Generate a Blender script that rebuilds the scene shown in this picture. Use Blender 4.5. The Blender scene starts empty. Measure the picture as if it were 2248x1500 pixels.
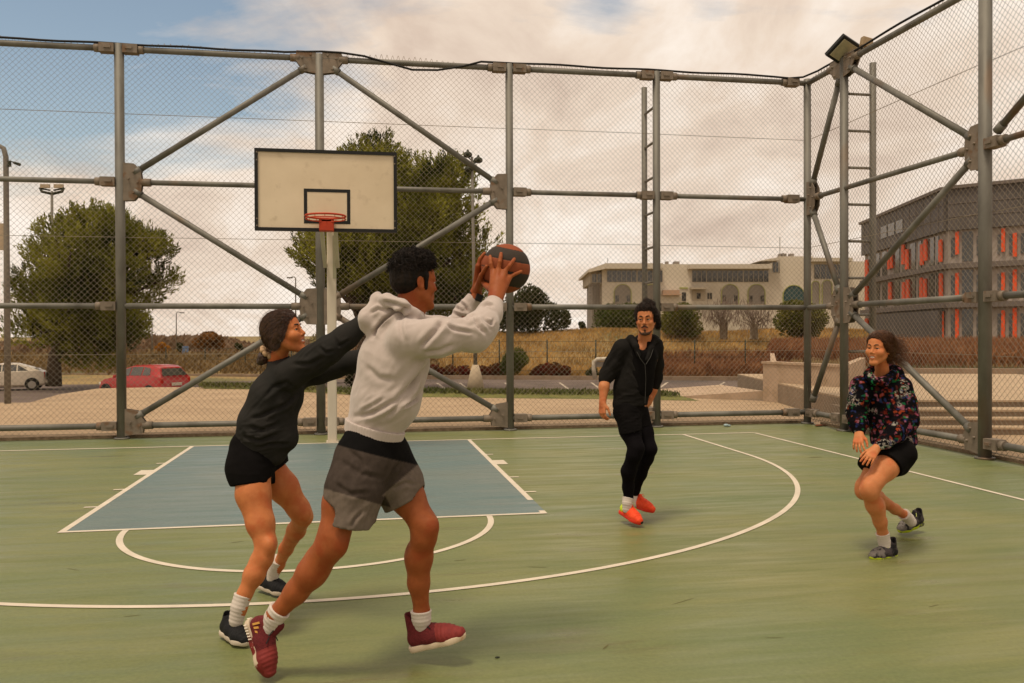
import bpy, bmesh, math, random
import numpy as np
from mathutils import Vector, Matrix, noise as mnoise
random.seed(7); rng = np.random.default_rng(7)
S = bpy.context.scene
COL = S.collection
R = math.radians

# ---------------------------------------------------------------- camera
CX, CY, CH = 0.3992, -12.6588, 1.5543
YAW, PITCH, ROLL, FPX = 0.1722, -0.0082, 0.0033, 1893.57
def _axes():
    cr, sr = math.cos(ROLL), math.sin(ROLL); cp, sp = math.cos(PITCH), math.sin(PITCH); cy, sy = math.cos(YAW), math.sin(YAW)
    def w(x2, u2, f):
        xr = x2*cr + u2*sr; u = -x2*sr + u2*cr
        yf = f*cp - u*sp; z = f*sp + u*cp
        return Vector((xr*cy + yf*sy, -xr*sy + yf*cy, z))
    return w(1, 0, 0), w(0, 1, 0), w(0, 0, 1)
AX, AU, AF = _axes()                      # camera right, up, forward
CAM = Vector((CX, CY, CH))
cd = bpy.data.cameras.new('camera'); cam = bpy.data.objects.new('camera', cd); COL.objects.link(cam)
m3 = Matrix((AX, AU, -AF)).transposed()
cam.matrix_world = Matrix.Translation(CAM) @ m3.to_4x4()
cd.sensor_width = 36; cd.lens = FPX/2248*36; cd.clip_start = .05; cd.clip_end = 3000
S.camera = cam
def at(px, py, D):
    """world point seen at photo position px,py, D metres in front of the camera"""
    return CAM + (AF + AX*((px-1124)/FPX) + AU*(-(py-750)/FPX))*D
def atY(px, py, Y):
    r = AF + AX*((px-1124)/FPX) + AU*(-(py-750)/FPX)
    return CAM + r*((Y-CY)/r.y)
def atZ(px, py, z=0.0):
    r = AF + AX*((px-1124)/FPX) + AU*(-(py-750)/FPX)
    return CAM + r*((z-CH)/r.z)

# ---------------------------------------------------------------- light
S.view_settings.view_transform = 'Standard'; S.view_settings.look = 'None'
S.view_settings.exposure = 0.0; S.view_settings.gamma = 1.0
SUN_EL, SUN_AZ = R(70), R(225)            # azimuth clockwise from +Y
sd = bpy.data.lights.new('sun', 'SUN'); sd.energy = 2.4; sd.angle = R(13); sd.color = (1, .86, .66)
so = bpy.data.objects.new('sun', sd); COL.objects.link(so)
sv = Vector((math.sin(SUN_AZ)*math.cos(SUN_EL), math.cos(SUN_AZ)*math.cos(SUN_EL), math.sin(SUN_EL)))
so.rotation_euler = sv.to_track_quat('Z', 'Y').to_euler()

W = bpy.data.worlds.new('World'); S.world = W; W.use_nodes = True
nt = W.node_tree; nt.nodes.clear()
def N(t, tree=None, **kw):
    n = (tree or nt).nodes.new(t)
    for k, v in kw.items():
        if k in n.inputs: n.inputs[k].default_value = v
        else: setattr(n, k, v)
    return n
def L(a, b, tree=None): (tree or nt).links.new(a, b)
def M2(op, a, b=None, tree=None, clamp=False):
    n = (tree or nt).nodes.new('ShaderNodeMath'); n.operation = op; n.use_clamp = clamp
    for i, v in enumerate((a, b)):
        if v is None: continue
        if isinstance(v, (int, float)): n.inputs[i].default_value = v
        else: L(v, n.inputs[i], tree)
    return n.outputs[0]
sky = N('ShaderNodeTexSky', sky_type='NISHITA', sun_disc=False, sun_elevation=SUN_EL, sun_rotation=SUN_AZ)
tc = N('ShaderNodeTexCoord'); sp = N('ShaderNodeSeparateXYZ'); L(tc.outputs['Generated'], sp.inputs[0])
zz = M2('ADD', M2('MAXIMUM', sp.outputs[2], 0.0), .30)
cb = N('ShaderNodeCombineXYZ'); L(M2('DIVIDE', sp.outputs[0], zz), cb.inputs[0]); L(M2('DIVIDE', sp.outputs[1], zz), cb.inputs[1])
mp = N('ShaderNodeMapping'); mp.inputs['Location'].default_value = (3.1, 1.7, 0); mp.inputs['Rotation'].default_value = (0, 0, R(35)); mp.inputs['Scale'].default_value = (.9, 1.7, 1)
L(cb.outputs[0], mp.inputs[0])
n1 = N('ShaderNodeTexNoise', Scale=1.5, Detail=9.0, Roughness=.58, Distortion=.25); L(mp.outputs[0], n1.inputs[0])
mp2 = N('ShaderNodeMapping'); mp2.inputs['Location'].default_value = (1.3, 4.2, 0); mp2.inputs['Rotation'].default_value = (0, 0, R(-25)); mp2.inputs['Scale'].default_value = (1.5, 1.0, 1); L(cb.outputs[0], mp2.inputs[0])
n2 = N('ShaderNodeTexNoise', Scale=2.1, Detail=9.0, Roughness=.60, Distortion=.35); L(mp2.outputs[0], n2.inputs[0])
# clear air lies towards the upper left
def lobe(px, py, k, amp):
    d_ = (AF + AX*((px-1124)/FPX) + AU*(-(py-750)/FPX)).normalized()
    vm = N('ShaderNodeVectorMath', operation='DOT_PRODUCT'); nv = N('ShaderNodeVectorMath', operation='NORMALIZE')
    L(tc.outputs['Generated'], nv.inputs[0]); L(nv.outputs[0], vm.inputs[0]); vm.inputs[1].default_value = d_
    e = M2('EXPONENT', M2('MULTIPLY', M2('SUBTRACT', vm.outputs['Value'], 1.0), k))
    return M2('MULTIPLY', e, amp)
lb = M2('ADD', M2('ADD', lobe(-60, 60, 75, .55), lobe(470, -10, 230, .22)), M2('ADD', lobe(700, 160, 260, .12), M2('ADD', lobe(1330, 20, 1500, .13), lobe(1560, 30, 2600, .08))))
cov = M2('ADD', M2('ADD', M2('SUBTRACT', n1.outputs[0], lb), .13), M2('MULTIPLY', M2('MAXIMUM', M2('SUBTRACT', .26, sp.outputs[2]), 0.0), 1.3))
cr_ = N('ShaderNodeValToRGB'); L(cov, cr_.inputs[0])
cr_.color_ramp.elements[0].position = .36; cr_.color_ramp.elements[0].color = (0, 0, 0, 1)
cr_.color_ramp.elements[1].position = .58; cr_.color_ramp.elements[1].color = (1, 1, 1, 1)
cc = N('ShaderNodeValToRGB'); L(n2.outputs[0], cc.inputs[0])
cc.color_ramp.elements[0].position = .30; cc.color_ramp.elements[0].color = (.68, .53, .425, 1)
cc.color_ramp.elements[1].position = .66; cc.color_ramp.elements[1].color = (1.04, .93, .82, 1)
e_ = cc.color_ramp.elements.new(.47); e_.color = (.86, .705, .57, 1)
b1 = N('ShaderNodeBackground', Strength=.13)
hs = N('ShaderNodeMix', data_type='RGBA', blend_type='MULTIPLY'); hs.inputs[0].default_value = 1; L(sky.outputs[0], hs.inputs[6]); hs.inputs[7].default_value = (1.28, 1.12, .90, 1)
L(hs.outputs[2], b1.inputs[0])
b2 = N('ShaderNodeBackground', Strength=1.0); L(cc.outputs[0], b2.inputs[0])
mx = N('ShaderNodeMixShader'); L(cr_.outputs[0], mx.inputs[0]); L(b1.outputs[0], mx.inputs[1]); L(b2.outputs[0], mx.inputs[2])
wo = N('ShaderNodeOutputWorld'); L(mx.outputs[0], wo.inputs[0])

# ---------------------------------------------------------------- materials
MATS = {}
def mat(name, c1, c2=None, scale=5.0, stretch=(1, 1, 1), rough=.7, rough2=None, metal=0.0, bump=0.0, bscale=None, lo=.35, hi=.65,
        detail=6.0, spec=.22, trans=0.0, rot=(0, 0, 0), c3=None, s3=1.0, sheen=0.0, coord='Object', emit=None, sss=0.0, lo3=.5, hi3=.62):
    if name in MATS: return MATS[name]
    m = bpy.data.materials.new(name); m.use_nodes = True; t = m.node_tree; b = t.nodes['Principled BSDF']
    b.inputs['Roughness'].default_value = rough; b.inputs['Metallic'].default_value = metal
    b.inputs['Specular IOR Level'].default_value = spec
    if sheen: b.inputs['Sheen Weight'].default_value = sheen
    if sss: b.inputs['Subsurface Weight'].default_value = sss; b.inputs['Subsurface Radius'].default_value = (.6, .22, .1); b.inputs['Subsurface Scale'].default_value = .012
    c1 = tuple(c1)+(1,); col = None
    if c2 is not None or bump:
        tcn = N('ShaderNodeTexCoord', t); mpn = N('ShaderNodeMapping', t); mpn.inputs['Scale'].default_value = stretch; mpn.inputs['Rotation'].default_value = rot
        L(tcn.outputs[coord], mpn.inputs[0], t)
    if c2 is not None:
        nz = N('ShaderNodeTexNoise', t, Scale=scale, Detail=detail, Roughness=.6); L(mpn.outputs[0], nz.inputs[0], t)
        rp = N('ShaderNodeValToRGB', t); L(nz.outputs[0], rp.inputs[0], t)
        rp.color_ramp.elements[0].position = lo; rp.color_ramp.elements[0].color = c1
        rp.color_ramp.elements[1].position = hi; rp.color_ramp.elements[1].color = tuple(c2)+(1,)
        col = rp.outputs[0]
        if c3 is not None:
            n3 = N('ShaderNodeTexNoise', t, Scale=s3, Detail=4.0); L(mpn.outputs[0], n3.inputs[0], t)
            r3 = N('ShaderNodeValToRGB', t); L(n3.outputs[0], r3.inputs[0], t); r3.color_ramp.elements[0].position = lo3; r3.color_ramp.elements[1].position = hi3
            mi = N('ShaderNodeMix', t, data_type='RGBA'); L(r3.outputs[0], mi.inputs[0], t); L(col, mi.inputs[6], t); mi.inputs[7].default_value = tuple(c3)+(1,)
            col = mi.outputs[2]
        L(col, b.inputs['Base Color'], t)
        if rough2 is not None:
            mr = N('ShaderNodeMapRange', t); L(nz.outputs[0], mr.inputs[0], t); mr.inputs[1].default_value = lo; mr.inputs[2].default_value = hi
            mr.inputs[3].default_value = rough; mr.inputs[4].default_value = rough2; L(mr.outputs[0], b.inputs['Roughness'], t)
    else: b.inputs['Base Color'].default_value = c1
    if bump:
        nb = N('ShaderNodeTexNoise', t, Scale=bscale or scale*3, Detail=5.0); L(mpn.outputs[0], nb.inputs[0], t)
        bp = N('ShaderNodeBump', t, Strength=bump); bp.inputs['Distance'].default_value = .02; L(nb.outputs[0], bp.inputs['Height'], t); L(bp.outputs[0], b.inputs['Normal'], t)
    if trans:
        b.inputs['Transmission Weight'].default_value = trans
    if emit: b.inputs['Emission Color'].default_value = tuple(emit)+(1,); b.inputs['Emission Strength'].default_value = 1
    MATS[name] = m
    return m

# ---------------------------------------------------------------- mesh helpers
def tag(o, label=None, cat=None, group=None, kind=None):
    if label: o['label'] = label
    if cat: o['category'] = cat
    if group: o['group'] = group
    if kind: o['kind'] = kind
    return o
def empty(name, loc, label, cat, group=None):
    o = bpy.data.objects.new(name, None); COL.objects.link(o); o.location = loc; o.empty_display_size = .1
    return tag(o, label, cat, group)
def link(name, me, mats, parent=None):
    if not isinstance(mats, (list, tuple)): mats = [mats]
    for m in mats: me.materials.append(m)
    o = bpy.data.objects.new(name, me); COL.objects.link(o)
    if parent is not None:
        o.parent = parent
        base = parent.matrix_world if False else world_of(parent)
        o.matrix_parent_inverse = base.inverted()
    return o
def world_of(o):
    m = Matrix.Translation(o.location) @ o.rotation_euler.to_matrix().to_4x4()
    if o.parent is not None: m = world_of(o.parent) @ o.matrix_parent_inverse @ m
    return m
class MB:
    def __init__(s): s.v = []; s.f = []; s.m = []; s.sm = []
    def add(s, vs, fs, mi=0, smooth=False):
        b = len(s.v); s.v += [tuple(v) for v in vs]
        for f in fs: s.f.append(tuple(b+i for i in f)); s.m.append(mi); s.sm.append(smooth)
        return s
    def box(s, c, size, rot=None, mi=0, bev=0.0):
        hx, hy, hz = size[0]/2, size[1]/2, size[2]/2; c = Vector(c)
        if bev:
            bm = bmesh.new(); bmesh.ops.create_cube(bm, size=1)
            for v in bm.verts: v.co = Vector((v.co.x*size[0], v.co.y*size[1], v.co.z*size[2]))
            bmesh.ops.bevel(bm, geom=bm.edges[:], offset=bev, segments=2, affect='EDGES', profile=.5)
            vs = [v.co.copy() for v in bm.verts]; fs = [[v.index for v in f.verts] for f in bm.faces]; bm.free()
        else:
            vs = [Vector((x, y, z)) for x in (-hx, hx) for y in (-hy, hy) for z in (-hz, hz)]
            fs = [(0, 1, 3, 2), (4, 6, 7, 5), (0, 4, 5, 1), (2, 3, 7, 6), (0, 2, 6, 4), (1, 5, 7, 3)]
        if rot is not None: vs = [rot @ v for v in vs]
        return s.add([v+c for v in vs], fs, mi)
    def tube(s, a, b, r, r2=None, n=10, cap=True, mi=0, ph=0.0):
        return s.path([a, b], [r, r if r2 is None else r2], n, cap, mi, ph)
    def path(s, pts, rs, n=8, cap=True, mi=0, ph=0.0):
        pts = [Vector(p) for p in pts]
        if not isinstance(rs, (list, tuple)): rs = [rs]*len(pts)
        vs = []; prev = None
        for i, p in enumerate(pts):
            d = (pts[min(i+1, len(pts)-1)]-pts[max(i-1, 0)]).normalized()
            if prev is None: u = d.orthogonal().normalized() if abs(d.z) > .99 else d.cross(Vector((0, 0, 1))).normalized()
            else: u = (prev - d*prev.dot(d)).normalized()
            prev = u; w = d.cross(u)
            for k in range(n):
                t = 2*math.pi*k/n+ph; vs.append(p + (u*math.cos(t)+w*math.sin(t))*rs[i])
        fs = [(i*n+k, i*n+(k+1) % n, (i+1)*n+(k+1) % n, (i+1)*n+k) for i in range(len(pts)-1) for k in range(n)]
        s.add(vs, fs, mi, n > 5)
        if cap:
            b = len(s.v)-len(vs)
            s.f += [tuple(b+k for k in range(n))[::-1], tuple(b+(len(pts)-1)*n+k for k in range(n))]; s.m += [mi, mi]; s.sm += [False, False]
        return s
    def prism(s, poly, a, b, mi=0):
        """poly: list of 3d points; extruded along vector b-a"""
        d = Vector(b)-Vector(a); n = len(poly); vs = [Vector(p) for p in poly]+[Vector(p)+d for p in poly]
        fs = [tuple(range(n))[::-1], tuple(range(n, 2*n))]+[(i, (i+1) % n, n+(i+1) % n, n+i) for i in range(n)]
        return s.add(vs, fs, mi)
    def quad(s, a, b, c, d, mi=0): return s.add([a, b, c, d], [(0, 1, 2, 3)], mi)
    def ball(s, c, r, n=12, sc=(1, 1, 1), mi=0, rot=None):
        vs = []; c = Vector(c)
        for i in range(1, n):
            for k in range(2*n):
                a = math.pi*i/n; t = math.pi*k/n
                v = Vector((math.sin(a)*math.cos(t)*r*sc[0], math.sin(a)*math.sin(t)*r*sc[1], math.cos(a)*r*sc[2]))
                if rot is not None: v = rot @ v
                vs.append(c+v)
        t1 = Vector((0, 0, r*sc[2])); t2 = Vector((0, 0, -r*sc[2]))
        if rot is not None: t1 = rot @ t1; t2 = rot @ t2
        vs += [c+t1, c+t2]; q = 2*n; fs = []
        for i in range(n-2):
            for k in range(q): fs.append((i*q+k, (i+1)*q+k, (i+1)*q+(k+1) % q, i*q+(k+1) % q))
        T = len(vs)-2
        for k in range(q): fs.append((T, k, (k+1) % q)); fs.append((T+1, (n-2)*q+(k+1) % q, (n-2)*q+k))
        return s.add(vs, fs, mi, True)
    def build(s, name, mats, parent=None, smooth=None):
        me = bpy.data.meshes.new(name); me.from_pydata(s.v, [], s.f); me.polygons.foreach_set('material_index', s.m)
        me.polygons.foreach_set('use_smooth', s.sm if smooth is None else [smooth]*len(s.f)); me.update()
        return link(name, me, mats, parent)
def npmesh(name, V, F, mats, parent=None, smooth=False, mi=None, col=None):
    """V (n,3) F (m,k) numpy"""
    me = bpy.data.meshes.new(name); k = F.shape[1]
    me.vertices.add(len(V)); me.vertices.foreach_set('co', np.ascontiguousarray(V, np.float32).ravel())
    me.loops.add(F.size); me.loops.foreach_set('vertex_index', np.ascontiguousarray(F, np.int32).ravel())
    me.polygons.add(len(F)); me.polygons.foreach_set('loop_start', np.arange(0, F.size, k, dtype=np.int32))
    me.polygons.foreach_set('loop_total', np.full(len(F), k, np.int32))
    me.polygons.foreach_set('use_smooth', np.full(len(F), smooth, bool))
    if mi is not None: me.polygons.foreach_set('material_index', mi.astype(np.int32))
    if col is not None:
        ca = me.color_attributes.new('tone', 'FLOAT_COLOR', 'POINT'); c4 = np.ones((len(V), 4), np.float32); c4[:, :3] = col; ca.data.foreach_set('color', c4.ravel())
    me.update(calc_edges=True)
    return link(name, me, mats, parent)
def leaves(C, size, n_dir=None, flat=0.0, aspect=2.2):
    """one small bent leaf (quad) per centre, along given or random directions"""
    n = len(C); d = rng.normal(size=(n, 3)) if n_dir is None else n_dir + rng.normal(size=(n, 3))*.35
    d /= np.linalg.norm(d, axis=1)[:, None]+1e-9
    u = np.cross(d, rng.normal(size=(n, 3))); u /= np.linalg.norm(u, axis=1)[:, None]+1e-9
    s = (size*(.6+.8*rng.random(n)))[:, None] if np.isscalar(size) else size[:, None]
    a = C - d*s*.5; b = C + d*s*.5; w = u*s/aspect*.5
    V = np.stack([a - w*.5, C - w + 0*d, b, C + w], 1).reshape(-1, 3)
    F = np.arange(4*n).reshape(-1, 4)
    return V, F
# ================================================================ ground, plaza, parking
def hill(x, y):
    d = y - CY; sx = (x-CX)/max(d, 1)                      # bearing
    k = min(1, max(0, (d-57-2*math.sin(x*.11))/17)); k = k*k*(3-2*k)
    b = min(1, max(0, (sx+.02)/.16)); b = b*b*(3-2*b)
    z = -1.35 + k*(2.75*b+.25) + .16*k*b*math.sin(x*.35)*math.cos(y*.2)
    if d > 90: z = z*(max(0, 1-(d-90)/60)) + (-1.2)*(1-max(0, 1-(d-90)/60))
    return z
ys = [-40, -20, 0, 15, 25, 35, 40, 44]+list(np.arange(45, 84, 1.5))+[90, 100, 120, 150, 220, 400, 900, 2200]
xs = [-2200, -900, -400, -200, -100, -70]+list(np.arange(-56, 74, 2.0))+[85, 110, 150, 250, 500, 1000, 2200]
V = np.array([(x, y, hill(x, y)) for y in ys for x in xs]); nx = len(xs)
F = np.array([(j*nx+i, j*nx+i+1, (j+1)*nx+i+1, (j+1)*nx+i) for j in range(len(ys)-1) for i in range(nx-1)])
m_ground = mat('dry_ground', (.22, .15, .065), (.30, .21, .085), .35, (1, 1, 1), .95, c3=(.13, .12, .05), s3=.12, bump=.4, bscale=3)
tag(npmesh('ground', V, F, m_ground, smooth=True), kind='structure')

m_asph = mat('asphalt', (.115, .085, .072), (.16, .12, .10), .6, rough=.9, bump=.2, bscale=60, c3=(.09, .07, .06), s3=.2)
m_line = mat('road_paint', (.52, .44, .34), (.3, .25, .2), 3, rough=.8)
m_kerb = mat('kerb_stone', (.30, .215, .15), (.22, .155, .105), 1.4, rough=.9)
b = MB(); kz = -1.346
A = [at(0, 0, 24), at(2248, 0, 24), at(2248, 0, 56), at(-300, 0, 60)]
kerbline = [Vector((p.x, p.y, 0)) for p in (at(-400, 0, 66), at(0, 0, 62), at(560, 0, 58.5), at(940, 0, 56), at(1300, 0, 54.5), at(1675, 0, 53), at(2300, 0, 50))]
b = MB(); n_ = len(kerbline)
near = [Vector((p.x, p.y, 0)) for p in (at(-900, 0, 14), at(-500, 0, 14), at(560, 0, 14), at(940, 0, 14), at(1300, 0, 14), at(1675, 0, 14), at(2300, 0, 14))]
for i in range(n_-1): b.quad(near[i]+Vector((0, 0, kz)), near[i+1]+Vector((0, 0, kz)), kerbline[i+1]+Vector((0, 0, kz)), kerbline[i]+Vector((0, 0, kz)))
tag(b.build('parking_lot', m_asph), kind='structure')
b = MB()
for (px, sgn) in ((960, -1), (1010, -1), (1110, -1), (1230, -1), (1300, -1), (1460, 1), (1585, 1), (1640, 1), (700, -1), (600, -1)):
    p0 = at(px + 4*sgn, 0, 51.5); p1 = at(px - sgn*16, 0, 45.5)
    p0.z = p1.z = kz+.004; w_ = (p1-p0).cross(Vector((0, 0, 1))).normalized()*.07
    b.quad(p0-w_, p1-w_, p1+w_, p0+w_)
tag(b.build('parking_bay_marks', m_line), kind='structure')
b = MB()
for i in range(n_-1):
    a, c = kerbline[i], kerbline[i+1]; d = (c-a).normalized(); nrm = Vector((-d.y, d.x, 0))
    k = int((c-a).length/1.0)
    for j in range(k):
        q0 = a+(c-a)*(j/k); q1 = a+(c-a)*((j+1)/k)-d*.012
        b.prism([q0+Vector((0, 0, kz-.02)), q1+Vector((0, 0, kz-.02)), q1+Vector((0, 0, kz+.24)), q0+Vector((0, 0, kz+.24))], (0, 0, 0), nrm*.35)
tag(b.build('kerb', m_kerb), kind='structure')

# plaza: raised slab with its far edge traced on the ground
m_plaza = mat('plaza_paving', (.335, .235, .145), (.41, .295, .185), .5, (1, 1.6, 1), .85, c3=(.26, .18, .11), s3=1.3, bump=.15, bscale=30, lo3=.55, hi3=.8)
edge = [(-500, 905), (0, 884), (65, 884), (130, 866), (215, 853), (330, 850.5), (430, 850), (560, 852), (760, 862), (940, 864), (1100, 866), (1280, 868), (1480, 872), (1676, 880), (1900, 885)]
ep = [atZ(x, y, -.004) for x, y in edge]
poly = ep + [Vector((60, 11, -.004)), Vector((60, -40, -.004)), Vector((-50, -40, -.004)), Vector((-50, ep[0].y, -.004))]
poly = poly[::-1]
tag(MB().prism(poly, (0, 0, 0), (0, 0, -1.36)).build('plaza', m_plaza), kind='structure')
m_grass = mat('verge_grass', (.10, .11, .028), (.17, .155, .045), 3, rough=.9, bump=.5, bscale=20)
vg = [atZ(x, y, .0) for x, y in ((440, 851.5), (560, 853), (760, 864.5), (940, 866), (1100, 868), (1280, 869.5), (1480, 873))]
b = MB()
for i in range(len(vg)-1):
    a, c = vg[i], vg[i+1]; e = Vector((.2, -1.1 if i > 1 else -.5, 0)); u = Vector((0, .1, .09))
    b.quad(a+e, c+e, c+u, a+u); b.quad(a+u, c+u, c+Vector((0, .7, -.1)), a+Vector((0, .7, -.1)))
tag(b.build('grass_verge', m_grass), kind='structure')
C_ = []
for i in range(5200):
    t = rng.random()*5.999; k = int(t); a = vg[k]*(1-t+k)+vg[k+1]*(t-k); C_.append((a.x, a.y+rng.uniform(-.45, .35), .08+.05*rng.random()))
V, F = leaves(np.array(C_), .14, np.array([[0, 0, 1.]]), aspect=4)
m_blade = mat('green_blades', (.07, .085, .02), (.13, .12, .035), .8, rough=.8)
tag(npmesh('verge_blades', V, F, m_blade), 'short green grass along the far edge of the pale paving', 'grass', kind='stuff')

# ================================================================ court
def courtmat(name, ca, cb, cc, cs):
    m = bpy.data.materials.new(name); m.use_nodes = True; t = m.node_tree; b = t.nodes['Principled BSDF']; b.inputs['Specular IOR Level'].default_value = .36
    tcn = N('ShaderNodeTexCoord', t)
    def layer(sc, st, rot, lo, hi, det=7.0):
        mpn = N('ShaderNodeMapping', t); mpn.inputs['Scale'].default_value = st; mpn.inputs['Rotation'].default_value = (0, 0, R(rot)); L(tcn.outputs['Object'], mpn.inputs[0], t)
        nz = N('ShaderNodeTexNoise', t, Scale=sc, Detail=det, Roughness=.62, Distortion=.4); L(mpn.outputs[0], nz.inputs[0], t)
        mr = N('ShaderNodeMapRange', t); L(nz.outputs[0], mr.inputs[0], t); mr.inputs[1].default_value = lo; mr.inputs[2].default_value = hi; return mr.outputs[0]
    s1 = layer(1.0, (.5, 3.2, 1), -5, .34, .66); s2 = layer(2.6, (.35, 3.0, 1), 4, .36, .66); s3 = layer(.35, (1, 1.4, 1), 0, .38, .62, 4.0); s4 = layer(45.0, (1, 1, 1), 0, .3, .7, 3.0); s5 = layer(1.6, (.6, 2.4, 1), -12, .58, .72)
    def mixc(f, a, c):
        mi = N('ShaderNodeMix', t, data_type='RGBA'); L(f, mi.inputs[0], t)
        for k, v in ((6, a), (7, c)):
            if isinstance(v, tuple): mi.inputs[k].default_value = v+(1,)
            else: L(v, mi.inputs[k], t)
        return mi.outputs[2]
    c = mixc(s1, ca, cb); c = mixc(M2('MULTIPLY', s2, .55, t), c, cb); c = mixc(M2('MULTIPLY', s3, .6, t), c, cc); c = mixc(M2('MULTIPLY', s5, .55, t), c, cs)
    g = N('ShaderNodeMix', t, data_type='RGBA', blend_type='MULTIPLY'); g.inputs[0].default_value = .22; L(c, g.inputs[6], t); L(s4, g.inputs[7], t); L(g.outputs[2], b.inputs['Base Color'], t)
    r_ = M2('SUBTRACT', .60, M2('MULTIPLY', s2, .30, t), t); r_ = M2('SUBTRACT', r_, M2('MULTIPLY', s5, .14, t), t); L(r_, b.inputs['Roughness'], t)
    n_ = N('ShaderNodeTexNoise', t, Scale=160.0, Detail=3.0); L(tcn.outputs['Object'], n_.inputs[0], t); bp = N('ShaderNodeBump', t, Strength=.10); bp.inputs['Distance'].default_value = .004; L(n_.outputs[0], bp.inputs['Height'], t); L(bp.outputs[0], b.inputs['Normal'], t)
    return m
m_court = courtmat('green_court', (.142, .160, .050), (.218, .218, .078), (.118, .165, .068), (.128, .112, .038))
m_key = courtmat('blue_key', (.120, .175, .165), (.172, .205, .180), (.105, .178, .188), (.140, .145, .115))
m_white = mat('court_line_paint', (.66, .58, .47), (.50, .44, .35), 4, rough=.6, lo=.3, hi=.8)
XF, YFN = 7.96, 1.111                                       # side fence, back fence
tag(MB().quad((-14, -30, 0), (XF+.12, -30, 0), (XF+.12, YFN+.12, 0), (-14, YFN+.12, 0)).build('court', m_court), kind='structure')
KW, KD, FR, TR, TC, SL = 1.9758, 5.362, 1.4889, 5.2768, -2.234, 6.4448
z1, z2 = .002, .004
tag(MB().quad((-KW, -KD, z1), (KW, -KD, z1), (KW, 0, z1), (-KW, 0, z1)).build('court_key', m_key), kind='structure')
b = MB(); lw = .05
def seg(x0, y0, x1, y1, w=lw):
    d = Vector((x1-x0, y1-y0, 0)).normalized(); n = Vector((-d.y, d.x, 0))*w/2; a = Vector((x0, y0, z2)); c = Vector((x1, y1, z2))
    b.quad(a-n, c-n, c+n, a+n)
def arc(cx, cy, r, a0, a1, n=90, w=lw):
    P = [(math.cos(R(a0+(a1-a0)*i/n)), math.sin(R(a0+(a1-a0)*i/n))) for i in range(n+1)]
    for i in range(n):
        (c0, s0), (c1, s1) = P[i], P[i+1]; ri, ro = r-w/2, r+w/2
        b.quad((cx+ri*c0, cy+ri*s0, z2), (cx+ro*c0, cy+ro*s0, z2), (cx+ro*c1, cy+ro*s1, z2), (cx+ri*c1, cy+ri*s1, z2))
b.quad((-14, -.028, z2), (SL, -.028, z2), (SL, .028, z2), (-14, .028, z2))
for s in (-1, 1):
    x0 = s*KW; a, c = sorted((x0-s*.0, x0-s*.055)); end = -KD if s < 0 else -KD+.62
    b.quad((a, end, z2), (c, end, z2), (c, -.028, z2), (a, -.028, z2))
    for y, h_, l_ in ((-1.62, .05, .09), (-2.32, .34, .14), (-3.42, .045, .10), (-4.32, .045, .11)):
        u, v = sorted((x0, x0+s*l_)); b.quad((u, y-h_/2, z2), (v, y-h_/2, z2), (v, y+h_/2, z2), (u, y+h_/2, z2))
b.quad((KW-.055, -KD, z2), (KW, -KD, z2), (KW, -KD+.13, z2), (KW-.055, -KD+.13, z2))
b.quad((-KW+.055, -KD, z2), (KW-.055, -KD, z2), (KW-.055, -KD+.05, z2), (-KW+.055, -KD+.05, z2))
arc(0, -KD, FR-.025, 180.3, 359.7)
arc(0, TC, TR, 180, 360, 140)
seg(TR, TC, TR, -.03); seg(-TR, TC, -TR, -.03)
seg(SL, -.03, SL, -30); seg(-SL, -.03, -SL, -30)
tag(b.build('court_lines', m_white), kind='structure')
b = MB()
m_dirt = mat('gravel_edge', (.16, .11, .07), (.27, .20, .13), 14, rough=.95, bump=.8, bscale=50)
b.box((-3, YFN+.22, .02), (22+.08, .2, .05)); b.box((XF+.22, -9.6, .02), (.2, 21, .05))
tag(b.build('gravel_strip', m_dirt), kind='structure')

b = MB()
for x, y, l_, w_, a_ in ((290, 1352, .10, .008, .12), (1790, 1004, .20, .05, .0), (520, 1190, .12, .01, .4), (1180, 1245, .16, .008, -.3), (1500, 1320, .22, .007, .5), (1330, 1420, .08, .012, .9), (160, 1250, .14, .007, -.6), (1010, 1230, .10, .010, .2), (1700, 1400, .12, .006, -.2), (2050, 1330, .10, .007, .3)):
    c_ = atZ(x, y, .0015); u_ = Vector((math.cos(a_), math.sin(a_), 0))*l_/2; v_ = Vector((-math.sin(a_), math.cos(a_), 0))*w_/2
    b.add([c_-u_, c_-u_*.3-v_, c_+u_*.6-v_*.7, c_+u_, c_+u_*.4+v_, c_-u_*.5+v_*.8], [(0, 1, 2, 3, 4, 5)])
tag(b.build('court_scuffs', mat('scuff', (.095, .085, .035), (.13, .12, .05), 30, rough=.8)), kind='structure')
# ================================================================ cage fence
m_galv = mat('galvanised_steel', (.130, .122, .105), (.215, .205, .18), 3.5, (1, 1, .35), .55, .68, metal=.45, bump=.08, bscale=30, c3=(.20, .125, .075), s3=1.1, lo3=.60, hi3=.72)
m_plate = mat('weathered_plate', (.18, .148, .115), (.255, .205, .16), 6, rough=.7, metal=.3, bump=.1, c3=(.19, .12, .075), s3=5, lo3=.58, hi3=.66)
m_wire = mat('chain_link_wire', (.34, .29, .22), (.24, .20, .15), 2, rough=.5, metal=.3)
m_black = mat('black_cable', (.012, .011, .010), rough=.6)
m_bolt = mat('bolt_steel', (.12, .10, .075), rough=.5, metal=.5)
ZB, Z1, Z2, Z3 = .20, 2.0, 3.86, 5.85
def fence_frame(origin, dirv, nrm, posts, label, name, back, end):
    """posts: distances along dirv; nrm points outside"""
    O = Vector(origin); d = Vector(dirv); nv = Vector(nrm)
    root = empty(name, O, label, 'fence')
    P = lambda u, z, o=0.0: O + d*u + nv*o + Vector((0, 0, z))
    return root, P
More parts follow.
